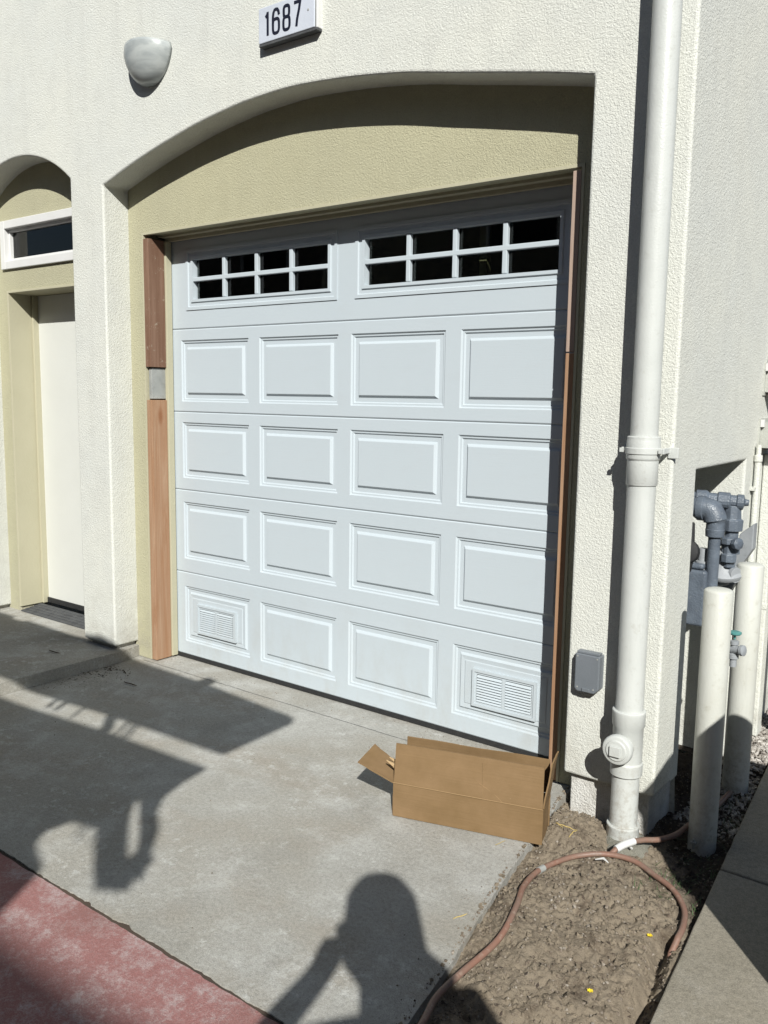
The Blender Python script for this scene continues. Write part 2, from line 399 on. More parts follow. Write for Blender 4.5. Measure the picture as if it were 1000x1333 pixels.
def grid(xs, ys, hf):
    me = bpy.data.meshes.new('soil'); nx, ny = len(xs), len(ys)
    vs = [(x, y, hf(x, y)) for y in ys for x in xs]
    fs = [(j*nx+i, j*nx+i+1, (j+1)*nx+i+1, (j+1)*nx+i) for j in range(ny-1) for i in range(nx-1)]
    me.from_pydata(vs, [], fs); me.update(); return me
def fr(a, b, s):
    n = int(round((b-a)/s)); return [a+(b-a)*i/n for i in range(n+1)]
me = grid(fr(2.42, 3.34, .005), fr(-2.0, .55, .005), soil_h)
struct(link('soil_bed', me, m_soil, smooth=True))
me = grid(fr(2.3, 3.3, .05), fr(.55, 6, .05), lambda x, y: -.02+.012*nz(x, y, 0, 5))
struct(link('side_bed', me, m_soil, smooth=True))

# pebbles and crumbs in the soil, gravel further back
def stones(name, mat, n, px, r0, r1, rng):
    bm = bmesh.new()
    base = [V((1,0,0)), V((-1,0,0)), V((0,1,0)), V((0,-1,0)), V((0,0,1)), V((0,0,-1))]
    fs = [(0,2,4), (2,1,4), (1,3,4), (3,0,4), (2,0,5), (1,2,5), (3,1,5), (0,3,5)]
    for _ in range(n):
        x, y, z = px(rng); r = r0+(r1-r0)*rng.random()**3
        rot = Matrix.Rotation(rng.random()*6.28, 3, V((rng.random()-.5, rng.random()-.5, rng.random()-.5)).normalized())
        sc = V((r*(.7+.6*rng.random()), r*(.7+.6*rng.random()), r*(.5+.5*rng.random())))
        vv = [bm.verts.new(V((x, y, z)) + rot @ V((p.x*sc.x, p.y*sc.y, p.z*sc.z))) for p in base]
        for f in fs: bm.faces.new([vv[i] for i in f])
    return stuff(fin(bm, name, mat, merge=False))
rng = random.Random(3)
def in_soil(g):
    y = -2.0+2.3*g.random(); a = edge_r(max(SL_Y, min(.02, y)))-.02; x = a+(wx(y)-a)*g.random(); return x, y, max(soil_h(x, y), .001 if x < a+.02 else -1)+.001
stones('pebbles', m_pebble, 5200, in_soil, .0010, .0075, rng)
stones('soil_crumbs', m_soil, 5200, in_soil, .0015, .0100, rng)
def in_gravel(g):
    y = -.1+3.4*g.random(); x = 2.94+(wx(y)-2.95)*g.random(); return x, y, (soil_h(x, y) if y < .5 else -.015)+.006*g.random()
stones('gravel', m_gravel, 7000, in_gravel, .004, .013, rng)
def on_slab(g):
    t = g.random()
    if t < .35: x = -.1+2.6*g.random(); y = -.03-.12*g.random()**2
    elif t < .6: x = PX+.01+.25*g.random()**2; y = -.32-.5*g.random()
    elif t < .8: y = -.3-1.4*g.random(); x = edge_r(y)-.10*g.random()**2
    else: x = -.1+2.8*g.random(); y = -.2-1.6*g.random()
    return x, y, .001
stones('concrete_crumbs', m_pebble, 700, on_slab, .001, .0036, rng)

# ================================================================== THE TOWNHOUSE
house = thing('townhouse', 'white stucco townhouse front with arched garage recess and arched entry', 'house', (1.0, -.3, 0))
def arc(xa, xb, zs, zp, n):
    c = (xb-xa)/2; h = zp-zs; Rr = (c*c+h*h)/(2*h); xm = (xa+xb)/2
    return [(xa+(xb-xa)*i/n, zp-Rr+math.sqrt(Rr*Rr-(xa+(xb-xa)*i/n-xm)**2)) for i in range(n+1)]
G0, G1 = -.195, 2.582; E0, E1 = -1.57, -.492; XC = 2.93; ZT = 7.2
garc0 = [(-.195,2.618),(.033,2.686),(.28,2.748),(.523,2.798),(.74,2.830),(.941,2.848),(1.154,2.853),(1.354,2.844),(1.562,2.822),(1.756,2.795),(1.904,2.767),(2.044,2.738),(2.21,2.706),(2.367,2.674),(2.48,2.650),(2.582,2.627)]
def interp(pts, m=3):
    q = spline([(x, 0, z) for x, z in pts], m); return [(p.x, p.z) for p in q]
garc = interp(garc0); earc = arc(E0, E1, 2.690, 2.881, 24)
garc = [(x, z+.0025*nz(x*4, 3)) for x, z in garc]
def hstrip(bm, seq, top, y):            # front faces above a polyline
    for (xa, za), (xb, zb) in zip(seq, seq[1:]): face(bm, [(xa, y, za), (xb, y, zb), (xb, y, top), (xa, y, top)])
ZL, ZR = .088, .128
zj = 3.3
bm = bmesh.new()
# columns share breakpoints so that the sheet is watertight
segs = [[(-6, ZL), (E0, ZL)], [(E1, ZL), (G0, ZL)], [(G1, ZR), (XC, ZR)]]
# front: lower piers
spr = {0: 2.690, 1: 2.690}
face(bm, [(-6, YO, ZL), (E0, YO, ZL), (E0, YO, 2.690), (-6, YO, 2.690)])
face(bm, [(-6, YO, 2.690), (E0, YO, 2.690), (E0, YO, ZT), (-6, YO, ZT)])
hstrip(bm, earc, ZT, YO)
face(bm, [(E1, YO, ZL), (G0, YO, ZL), (G0, YO, garc[0][1]), (G0, YO, ZT), (E1, YO, ZT), (E1, YO, earc[-1][1])])
hstrip(bm, garc, ZT, YO)
face(bm, [(G1, YO, ZR), (XC, YO, ZR), (XC, YO, ZT), (G1, YO, ZT), (G1, YO, garc[-1][1])])
# soffits and reveals
def depth(seq, y0, y1):
    for (xa, za), (xb, zb) in zip(seq, seq[1:]): face(bm, [(xa, y0, za), (xb, y0, zb), (xb, y1, zb), (xa, y1, za)])
YB = YT+.01
depth(earc, YO, YB); depth(garc, YO, YB)
for x, z0, z1 in ((E0, ZL, earc[0][1]), (E1, ZL, earc[-1][1]), (G0, ZL, garc[0][1]), (G1, ZR, garc[-1][1])):
    face(bm, [(x, YO, z0), (x, YB, z0), (x, YB, z1), (x, YO, z1)])
for xa, xb, z in ((-6, E0, ZL), (E1, G0, ZL), (G1, XC, ZR)):
    face(bm, [(xa, YO, z), (xb, YO, z), (xb, YB, z), (xa, YB, z)])
# side wall, with the meter niche
N0, N1, NZ, NX = -.05, .60, 1.28, 2.56
YE = 9.0
face(bm, [(XC, YO, ZR), (XC, YB, ZR), (XC, YB, ZT), (XC, YO, ZT)])
face(bm, [(XC, YB, ZR), (XC, N0, ZR), (XC, N0, NZ), (XC, N0, ZT), (XC, YB, ZT)])
face(bm, [(XC, N0, NZ), (XC, N1, NZ+.004), (XC, N1, ZT), (XC, N0, ZT)])
face(bm, [(XC, N1, -.04), (XC, YE, -.04), (XC, YE, ZT), (XC, N1, ZT), (XC, N1, NZ+.004)])
face(bm, [(XC, N0, NZ), (XC, N1, NZ+.004), (NX, N1, NZ), (NX, N0, NZ)])                 # niche head
face(bm, [(NX, N0, -.1), (NX, N1, -.1), (NX, N1, NZ), (NX, N0, NZ)])                    # niche back
face(bm, [(XC, N1, -.04), (NX, N1, -.1), (NX, N1, NZ), (XC, N1, NZ+.004)])              # niche far reveal
face(bm, [(XC, N0, -.1), (NX, N0, -.1), (NX, N0, NZ), (XC, N0, NZ), (XC, N0, ZR)])      # niche near reveal
face(bm, [(-6, YO, ZT), (XC, YO, ZT), (XC, YE, ZT), (-6, YE, ZT)])
bmesh.ops.remove_doubles(bm, verts=bm.verts, dist=1e-4)
wall = fin(bm, 'outer_wall', m_stucco, house, bevel=.011, segs=3, angle=35)

# garage recess wall (tan) with the door opening
O0, O1, OZ = -.074, 2.490, 2.381
def wall_hole(bm, x0, x1, z0, z1, hx0, hx1, hz1, yf, yb):
    # door shaped opening that reaches the bottom
    for pts in ([(x0,z0),(hx0,z0),(hx0,hz1),(x0,hz1)], [(hx1,z0),(x1,z0),(x1,hz1),(hx1,hz1)], [(x0,hz1),(hx0,hz1),(hx0,z1),(x0,z1)],
                [(hx0,hz1),(hx1,hz1),(hx1,z1),(hx0,z1)], [(hx1,hz1),(x1,hz1),(x1,z1),(hx1,z1)]):
        face(bm, [(x, yf, z) for x, z in pts])
    face(bm, [(hx0,yf,z0),(hx0,yb,z0),(hx0,yb,hz1),(hx0,yf,hz1)]); face(bm, [(hx1,yf,z0),(hx1,yb,z0),(hx1,yb,hz1),(hx1,yf,hz1)])
    face(bm, [(hx0,yf,hz1),(hx1,yf,hz1),(hx1,yb,hz1),(hx0,yb,hz1)])
bm = bmesh.new(); wall_hole(bm, G0-.02, G1+.02, .003, 2.95, O0, O1, OZ, YT, .03)
fin(bm, 'recess_wall', m_tan, house, bevel=.004)['label'] = 'tan stucco wall around the garage door'
# edge bead round the opening
bm = bmesh.new()
bx(bm, O0-.002, O0+.009, YT-.004, YT+.02, .004, OZ+.0); bx(bm, O0-.002, O1+.002, YT-.0045, YT+.02, OZ-.009, OZ+.003)
bx(bm, O1-.009, O1+.002, YT-.004, YT+.02, .004, OZ)
fin(bm, 'corner_bead', m_tanpaint, house, merge=False)
# jamb boards
def board(x0, x1, y0, y1, z0, z1, mat, lab):
    bm = bmesh.new(); n = max(2, int((z1-z0)/.12)); rs = []
    for i in range(n+1):
        z = z0+(z1-z0)*i/n; d = .0016*nz(z*5, x0*9); e = .0012*nz(z*8, x0*4+3)
        rs.append([V((x0+d, y0+e, z)), V((x1+d, y0+e, z)), V((x1+d, y1, z)), V((x0+d, y1, z))])
    loft(bm, rs); o = fin(bm, 'jamb_board', mat, house, bevel=.002); o['label'] = lab; return o
board(-.062, -.020, YT-.004, -.046, .006, 1.488, m_fir, 'new orange fir board low on the left jamb')
board(-.064, -.022, YT-.006, -.046, 1.668, 2.352, m_oldwood, 'old reddish brown board high on the left jamb')
board(2.445, 2.478, YT-.002, -.022, 1.705, 2.362, m_graywood, 'weathered grey pink board high on the right jamb')
board(2.445, 2.480, YT-.002, -.022, .006, 1.700, m_fir, 'fir board low on the right jamb')
box('jamb_bracket', -.058, -.034, YT+.010, -.040, 1.494, 1.662, m_steel, house, bevel=.003)['label'] = 'grey steel bracket between the two left jamb boards'
for x0, x1 in ((-.034, -.010), (2.436, 2.452)):
    bm = bmesh.new(); bx(bm, x0, x1, -.045 if x0 < 0 else -.020, -.006, .01, 2.348); fin(bm, 'door_stop', m_tanpaint, house, merge=False, bevel=.002)
bm = bmesh.new(); bx(bm, -.05, 2.47, -.026, -.006, 2.350, 2.386); fin(bm, 'head_stop', m_tanpaint, house, bevel=.003)
bm = bmesh.new(); bx(bm, -.06, 2.478, -.060, -.027, 2.368, 2.387); fin(bm, 'head_board', m_tanpaint, house, bevel=.002)
# foundation plinth under the right pier and round the corner
bm = bmesh.new(); bx(bm, 2.60, 2.905, -.275, YT+.1, -.15, ZR+.01)
bx(bm, 2.6, 2.905, -.02, N0-.005, -.15, ZR+.01) if False else None
fin(bm, 'foundation', m_found, house, bevel=.006)
bm = bmesh.new(); bx(bm, 2.60, 2.905, YT+.101, N0-.004, -.15, ZR+.01); fin(bm, 'foundation', m_found, house)
bm = bmesh.new(); bx(bm, E1+.03, G0-.03, -.275, YT, .002, ZL+.01); bx(bm, -6, E0-.03, -.275, YT, .002, ZL+.01); fin(bm, 'foundation', m_found, house)
# entry recess wall
D0, D1, DZ = -1.445, -.60, 2.155; T0, T1, TZ0, TZ1 = -1.485, -.575, 2.290, 2.587
bm = bmesh.new()
def q(x0, x1, z0, z1): face(bm, [(x0,YT,z0),(x1,YT,z0),(x1,YT,z1),(x0,YT,z1)])
xs = [E0-.02, T0+.01, D0, D1, T1-.01, E1+.02]; zs = [PZ, DZ, TZ0+.01, TZ1-.01, 2.95]
for i in range(5):
    for j in range(4):
        if j == 0 and i == 2: continue
        if j == 2 and 1 <= i <= 3: continue
        q(xs[i], xs[i+1], zs[j], zs[j+1])
YD = .045
for x in (D0, D1): face(bm, [(x,YT,PZ),(x,YD,PZ),(x,YD,DZ),(x,YT,DZ)])
face(bm, [(D0,YT,DZ),(D1,YT,DZ),(D1,YD,DZ),(D0,YD,DZ)])
fin(bm, 'entry_wall', m_tan, house, bevel=.004)['label'] = 'tan stucco wall round the entry door'
bm = bmesh.new()
bx(bm, D0-.004, D0+.012, YT-.008, YD, PZ+.03, DZ+.002); bx(bm, D1-.012, D1+.004, YT-.008, YD, PZ+.03, DZ+.002); bx(bm, D0+.012, D1-.012, YT-.008, YD, DZ-.012, DZ+.002)
bx(bm, D0+.013, D0+.03, -.0, YD-.002, PZ+.03, DZ-.013)
fin(bm, 'door_frame', m_tanpaint, house, merge=False, bevel=.002)
# transom window
def frame(bm, x0, x1, z0, z1, t, y0, y1):
    bx(bm, x0, x0+t, y0, y1, z0, z1); bx(bm, x1-t, x1, y0, y1, z0, z1); bx(bm, x0+t, x1-t, y0, y1, z0, z0+t); bx(bm, x0+t, x1-t, y0, y1, z1-t, z1)
bm = bmesh.new(); frame(bm, T0, T1, TZ0, TZ1, .050, YT-.018, YT+.03)
win = fin(bm, 'transom_window', m_white, house, merge=False, bevel=.004)
bm = bmesh.new(); frame(bm, T0+.051, T1-.051, TZ0+.051, TZ1-.051, .016, YT+.012, YT+.05); fin(bm, 'window_sash', m_white, win, merge=False, bevel=.002)
box('pane', T0+.066, T1-.066, YT+.034, YT+.038, TZ0+.066, TZ1-.066, m_glass, win)
# dark rooms behind the glass
bm = bmesh.new(); bx(bm, -1.6, -.45, YD+.06, 2.5, .1, 2.95); fin(bm, 'hall_room', m_dark, house)
bm = bmesh.new()
for pts in ([(-.5,.06,.0),(2.5,.06,.0),(2.5,5,.0),(-.5,5,.0)], [(-.5,.06,2.7),(2.5,.06,2.7),(2.5,5,2.7),(-.5,5,2.7)], [(-.5,5,0),(2.5,5,0),(2.5,5,2.7),(-.5,5,2.7)],
            [(-.5,.06,0),(-.5,5,0),(-.5,5,2.7),(-.5,.06,2.7)], [(2.5,.06,0),(2.5,5,0),(2.5,5,2.7),(2.5,.06,2.7)]): face(bm, pts)
fin(bm, 'garage_room', m_dark, house, merge=False)
bm = bmesh.new(); bx(bm, 1.925, 1.960, .062, .10, 1.2, 2.6); fin(bm, 'garage_rail', m_rail, house)
box('garage_rail', .175, .275, .075, .11, 1.0, 2.5, m_grey, house)

# entry door
ent = thing('entry_door', 'plain cream entry door in the arched recess on the left', 'door', (-1.02, .03, .1))
box('door_leaf', D0+.004, D1-.014, YD-.006, YD+.035, .125, DZ-.013, m_entry, ent, bevel=.003)
box('door_sweep', D0+.02, D1-.014, YD-.016, YD-.006, .098, .132, m_black, ent, bevel=.002)
bm = bmesh.new()
for i in range(5): bx(bm, D0+.016, D1-.016, YT-.012+i*.031, YT-.012+i*.031+.029, PZ+.001, PZ+.010+.0045*i)
sill = fin(bm, 'door_sill', m_sill, house, merge=False, bevel=.002)

# ================================================================== GARAGE DOOR
gd = thing('garage_door', 'white raised panel sectional garage door with two small paned windows', 'garage door', (1.22, 0, 0))
PA, PS, PW = .0521, .61, .5313
DL, DR = -.026, 2.448
ROW = [(1.4245, 1.878, 1.8175, .3355), (.985, 1.4245, 1.3669, .3131), (.5105, .985, .9172, .3273), (.0, .5105, .4292, .3258)]
def panel_mesh(wd, ht, vent=False):
    """raised field: stepped recess, then a slope back up. local origin at panel's top left, y negative = towards the street"""
    prof = [(0, 0), (.006, .0075), (.013, .0075), (.018, .014), (.038, .014), (.048, .003), (.0505, .0015)]
    if vent: prof = [(0, 0), (.006, .0075), (.013, .0075), (.018, .014), (.034, .014), (.043, .004), (.062, .006), (.066, .004)]
    bm = bmesh.new(); vs = []
    for d, y in prof: vs.append([bm.verts.new(p) for p in ((d, y, -d), (wd-d, y, -d), (wd-d, y, -ht+d), (d, y, -ht+d))])
    for a, b in zip(vs, vs[1:]):
        for i in range(4): bm.faces.new((a[i], b[i], b[(i+1)%4], a[(i+1)%4]))
    bm.faces.new(vs[-1][::-1])
    me = bpy.data.meshes.new('raised_panel'); bmesh.ops.recalc_face_normals(bm, faces=bm.faces)
    # make sure the field looks to the street
    bm.faces.ensure_lookup_table()
    if bm.faces[-1].normal.y > 0: bmesh.ops.reverse_faces(bm, faces=bm.faces)
    bm.to_mesh(me); bm.free(); me.materials.append(m_door); return me
def holed(bm, x0, x1, z0, z1, holes, y=0.0):
    zt, zb = holes[0][2], holes[0][3]
    xs = [x0]+[v for h in holes for v in (h[0], h[1])]+[x1]
    for i in range(len(xs)-1):
        a, b = xs[i], xs[i+1]
        if i % 2 == 0: face(bm, [(a,y,zb),(b,y,zb),(b,y,zt),(a,y,zt)])
        face(bm, [(a,y,z0),(b,y,z0),(b,y,zb),(a,y,zb)]); face(bm, [(a,y,zt),(b,y,zt),(b,y,z1),(a,y,z1)])
def section(z0, z1, holes):
    bm = bmesh.new(); g = .0009
    za, zb = z0+g, z1-g
    # shiplap: small chamfers at the section joint
    holed(bm, DL, DR, za+.005, zb-.005, holes)
    face(bm, [(DL,0,za+.005),(DR,0,za+.005),(DR,.0035,za),(DL,.0035,za)]); face(bm, [(DL,0,zb-.005),(DR,0,zb-.005),(DR,.0035,zb),(DL,.0035,zb)])
    face(bm, [(DL,.0035,za),(DR,.0035,za),(DR,.04,za),(DL,.04,za)]); face(bm, [(DL,.0035,zb),(DR,.0035,zb),(DR,.04,zb),(DL,.04,zb)])
    if len(holes) == 4: face(bm, [(DL,.04,za),(DR,.04,za),(DR,.04,zb),(DL,.04,zb)])
    return fin(bm, 'door_section', m_door, gd)
for r, (z0, z1, pt, ph) in enumerate(ROW):
    zz0 = .024 if r == 3 else z0
    hs = [(PA+i*PS, PA+i*PS+PW, pt, pt-ph) for i in range(4)]
    s = section(zz0, z1, hs)
    if r == 3: s['label'] = 'bottom section with two louvred vents'
    me = panel_mesh(PW, ph); mv = panel_mesh(PW, ph, True) if r == 3 else None
    for i in range(4):
        isv = r == 3 and i in (0, 3)
        o = bpy.data.objects.new('raised_panel', mv if isv else me); COL.objects.link(o); o.location = (PA+i*PS, 0, pt); o.parent = s
        if isv:
            o['label'] = 'raised panel that carries a louvred vent'
            x0 = PA+i*PS; xa, xb = (x0+.110, x0+.425); za, zb = .168, .338
            bm = bmesh.new()
            frame(bm, xa, xb, za, zb, .012, -.010, .006); frame(bm, xa+.012, xb-.012, za+.012, zb-.012, .010, -.005, .006)
            bx(bm, (xa+xb)/2-.008, (xa+xb)/2+.008, -.006, .006, za+.02, zb-.02)
            n = 10; za2, zb2 = za+.024, zb-.024
            for k in range(n):
                zc = za2+(zb2-za2)*(k+.5)/n
                for (p, qx) in ((xa+.024, (xa+xb)/2-.009), ((xa+xb)/2+.009, xb-.024)):
                    face(bm, [(p, -.009, zc-.0055), (qx, -.009, zc-.0055), (qx, .003, zc+.006), (p, .003, zc+.006)])
                    face(bm, [(p, -.009, zc-.0055), (qx, -.009, zc-.0055), (qx, .003, zc-.0045), (p, .003, zc-.0045)])
            fin(bm, 'vent_grille', m_door, s, merge=False)
            bm = bmesh.new(); bx(bm, xa+.02, xb-.02, .0035, .012, za+.02, zb-.02); fin(bm, 'vent_backing', m_sill, s)
# window section
WN = [(.105, 1.185), (1.295, 2.386)]; WZ0, WZ1 = 1.978, 2.300
top = section(1.878, 2.372, [(a, b, WZ1, WZ0) for a, b in WN]); top['label'] = 'top section with two eight pane windows'
for wi, (a, b) in enumerate(WN):
    bm = bmesh.new()
    def slopeframe(x0, x1, z0, z1, prof):
        vs = [[bm.verts.new(p) for p in ((x0+d, y, z0+d), (x1-d, y, z0+d), (x1-d, y, z1-d), (x0+d, y, z1-d))] for d, y in prof]
        for p, q2 in zip(vs, vs[1:]):
            for i in range(4): bm.faces.new((p[i], p[(i+1)%4], q2[(i+1)%4], q2[i]))
    slopeframe(a, b, WZ0, WZ1, [(0, .0), (0, -.005), (.016, -.005), (.020, .001), (.038, .001), (.042, -.006), (.056, -.006), (.058, .03)])
    fin(bm, 'window_frame', m_door, top)
    ia, ib, iz0, iz1 = a+.058, b-.058, WZ0+.058, WZ1-.058
    bm = bmesh.new(); cw = (ib-ia)/4; zm = (iz0+iz1)/2
    for k in range(1, 4): bx(bm, ia+k*cw-.011, ia+k*cw+.011, -.004, .018, iz0, iz1)
    fin(bm, 'muntin', m_door, top, merge=False, bevel=.003)
    bm = bmesh.new(); bx(bm, ia, ib, -.0045, .017, zm-.011, zm+.011); fin(bm, 'muntin', m_door, top, merge=False, bevel=.003)
    bm = bmesh.new(); bx(bm, 0, cw-.022, 0, .003, 0, (iz1-iz0)/2-.011); pm = bpy.data.meshes.new('pane'); bm.to_mesh(pm); bm.free(); pm.materials.append(m_glass)
    for k in range(4):
        for j in range(2):
            o = bpy.data.objects.new('pane', pm); COL.objects.link(o); o.parent = top
            o.location = (ia+k*cw+.011, .0185, iz0+j*(zm-iz0+.011))
    # sight-line depth behind the glass
box('bottom_seal', DL+.01, DR-.01, -.002, .035, .003, .0245, m_black, gd)

# ================================================================== THINGS ON THE FACADE
# wall lamp
lamp = thing('wall_lamp', 'shield shaped grey alabaster wall lamp left of the house number', 'lamp', (.225, YO, 3.12))
bm = bmesh.new(); N = 22; rings = []
LX, LZ0, LZ1 = .232, 3.030, 3.222
for i in range(17):
    t = i/16; z = LZ0+(LZ1-LZ0)*t
    hw = max(.016, .160*math.sqrt(1-(1-t)**2.15)); dp = .112*(.14+.86*math.sqrt(1-(1-t)**2))
    if t > .8: hw *= 1-1.6*(t-.8)**2
    rings.append([V((LX+hw*math.cos(math.pi*k/N), YO-.004-dp*math.sin(math.pi*k/N)*(1.0), z - .014*abs(math.cos(math.pi*k/N))**2*(t > .5)*((t-.5)*2))) for k in range(N+1)])
vs = [[bm.verts.new(p) for p in r] for r in rings]
for a, b in zip(vs, vs[1:]):
    for k in range(N): bm.faces.new((a[k], a[k+1], b[k+1], b[k]))
o = fin(bm, 'lamp_shade', m_lamp, lamp, smooth=True); so = o.modifiers.new('solid', 'SOLIDIFY'); so.thickness = .006; so.offset = -1
box('lamp_backplate', LX-.055, LX+.055, YO-.012, YO+.004, 3.05, 3.19, m_white, lamp, bevel=.004)
bm = bmesh.new(); lathe(bm, (LX, YO-.045, 3.09), (0,0,1), [(0,.008), (.01,.022), (.04,.03), (.07,.02), (.085,.006)], 14); fin(bm, 'bulb', m_white, lamp, smooth=True)

# house number plate, 1687
YP = YO-.036
plate = thing('house_number_plate', 'pale plastic number plate reading 1687 above the arch', 'house number', (1.18, YO, 3.12))
P0, P1, PB, PT = 1.012, 1.338, 3.050, 3.196
bm = bmesh.new(); bx(bm, P0, P1, YP, YP+.008, PB, PT); fin(bm, 'plate_face', m_plate, plate, bevel=.003)
bm = bmesh.new(); bx(bm, P0+.004, P1-.004, YP+.008, YO+.006, PB+.004, PT-.004); fin(bm, 'plate_housing', m_steel, plate, bevel=.003)
bm = bmesh.new(); bx(bm, P0-.001, P1+.012, YP+.003, YO+.003, PB-.012, PB-.0005); fin(bm, 'plate_ledge', m_sill, plate, bevel=.002)
bm = bmesh.new(); bx(bm, P1+.0005, P1+.011, YP+.010, YO+.003, PB, PT); fin(bm, 'plate_clip', m_white, plate, bevel=.002)
def ribbon(name, strokes, x0, z0, wd, ht, sw, parent, mat, y):
    bm = bmesh.new(); dep = 0
    for st, closed in strokes:
        pts = [V((x0+a*wd, 0, z0+b*ht)) for a, b in st]; n = len(pts); L = []; Rr = []
        for i in range(n):
            if closed: p, q2 = pts[i-1], pts[(i+1) % n]
            else: p, q2 = pts[max(0, i-1)], pts[min(n-1, i+1)]
            d = (q2-p).normalized(); nn = V((-d.z, 0, d.x))*sw/2; L.append(pts[i]+nn); Rr.append(pts[i]-nn)
        m = n if closed else n-1; dep += .0003
        for i in range(m):
            j = (i+1) % n; a = [L[i], L[j], Rr[j], Rr[i]]
            face(bm, [(p.x, y-dep, p.z) for p in a])
            for p, q2 in ((L[i], L[j]), (Rr[i], Rr[j])): face(bm, [(p.x, y-dep, p.z), (q2.x, y-dep, q2.z), (q2.x, y+.001, q2.z), (p.x, y+.001, p.z)])
    o = fin(bm, name, mat, parent, merge=False)
    for p in o.data.polygons: pass
    return o
def loop(cx, cz, rx, rz, sq=.62, n=28):
    out = []
    for i in range(n):
        t = 2*math.pi*i/n; c, s = math.cos(t), math.sin(t)
        out.append((cx+rx*math.copysign(abs(c)**sq, c), cz+rz*math.copysign(abs(s)**sq, s)))
    return out
dw, dh, dz = .036, .096, PB+.025
one = [([(.62, 0), (.62, .5), (.62, 1)], False), ([(.62, .95), (.50, .86), (.28, .80)], False)]
six = [(loop(.5, .30, .5, .30), True), ([(0, .32), (0, .55), (.01, .72), (.10, .88), (.28, .985), (.5, 1.0), (.74, .985), (.92, .88), (.99, .74)], False)]
eight = [(loop(.5, .27, .5, .27), True), (loop(.5, .77, .44, .23), True)]
seven = [([(0, 1), (.5, 1), (1.0, 1)], False), ([(1.0, 1.04), (.80, .68), (.50, .30), (.38, 0)], False)]
for ch, xx in ((one, .034), (six, .088), (eight, .150), (seven, .212)):
    ribbon('digit', ch, P0+xx, dz, dw, dh, .0125, plate, m_digit, YP-.0012)
for xx in (.292,):
    bm = bmesh.new(); lathe(bm, (P0+xx, YP+.001, PB+.075), (0,-1,0), [(0,.0055), (.002,.005), (.003,.003)], 12); fin(bm, 'screw', m_steel, plate)

# grey weatherproof outlet on the right pier
ob = thing('outlet_box', 'small grey weatherproof box on the pier left of the drain pipe', 'outlet box', (2.68, YO, .54))
bm = bmesh.new(); xa, xb, za, zb = 2.628, 2.722, .470, .612
prof = [(xa, zb), (xb, zb), (xb, za+.018), (xb-.018, za), (xa+.010, za), (xa, za+.010)]
a = [bm.verts.new((x, YO-.040, z)) for x, z in prof]; b = [bm.verts.new((x, YO+.004, z)) for x, z in prof]
bm.faces.new(a); bm.faces.new(b[::-1])
for i in range(6): bm.faces.new((a[i], a[(i+1)%6], b[(i+1)%6], b[i]))
fin(bm, 'box_cover', m_grey, ob, bevel=.004)
box('box_hinge', xa+.004, xb-.004, YO-.036, YO-.006, zb+.0005, zb+.009, m_grey, ob, bevel=.002)
box('box_latch', 2.66, 2.69, YO-.046, YO-.0405, za+.004, za+.018, m_grey, ob, bevel=.002)
for x, z in ((xa+.009, zb-.01), (xb-.009, zb-.01), (xa+.012, za+.016), (xb-.02, za+.016)):
    bm = bmesh.new(); lathe(bm, (x, YO-.0395, z), (0,-1,0), [(0,.0035), (.002,.003)], 8); fin(bm, 'screw', m_steel, ob)

# drain pipe
PXc, PYc = 2.853, -.380
pipe = thing('drain_pipe', 'white painted drain pipe standing on the facade beside the house corner', 'pipe', (PXc, PYc, 0))
def seg(name, prof, mat=m_pvc, n=40, par=None):
    bm = bmesh.new(); lathe(bm, (PXc, PYc, 0), (0,0,1), prof, n); o = fin(bm, name, mat, par or pipe, smooth=True, bevel=.0015, segs=1, angle=40)
    return o
seg('pipe_length', [(1.38, .0455), (4.5, .0455), (ZT, .0455)])
seg('pipe_length', [(.42, .0475), (1.40, .0475)])
seg('pipe_length', [(-.06, .0475), (.32, .0475)])
seg('coupling', [(1.245, .0500), (1.247, .0515), (1.330, .0515), (1.333, .0545), (1.338, .0555), (1.392, .0555), (1.396, .0545), (1.408, .0545), (1.410, .0475)])
seg('cleanout_tee', [(.225, .0485), (.227, .0555), (.270, .0560), (.274, .0520), (.400, .0520), (.405, .0560), (.450, .0565), (.455, .0575), (.460, .0565), (.461, .048)])
seg('pipe_foot', [(-.055, .0560), (.030, .0560), (.034, .0575), (.040, .0570), (.041, .048)])
bm = bmesh.new(); lathe(bm, (PXc-.006, PYc, .335), (0,-1,0), [(.0,.044), (.062,.044), (.063,.052), (.078,.053), (.086,.050), (.088,.046)], 32)
cl = fin(bm, 'cleanout_hub', m_pvc, pipe, smooth=True, bevel=.0015, segs=1, angle=40)
yc = PYc-.0885
bm = bmesh.new(); lathe(bm, (PXc-.006, yc+.002, .335), (0,-1,0), [(0,.038), (.004,.037), (.006,.034)], 28); bx(bm, PXc-.025, PXc+.013, yc-.014, yc-.003, .317, .353)
fin(bm, 'cleanout_plug', m_pvc, pipe, merge=False, bevel=.002)
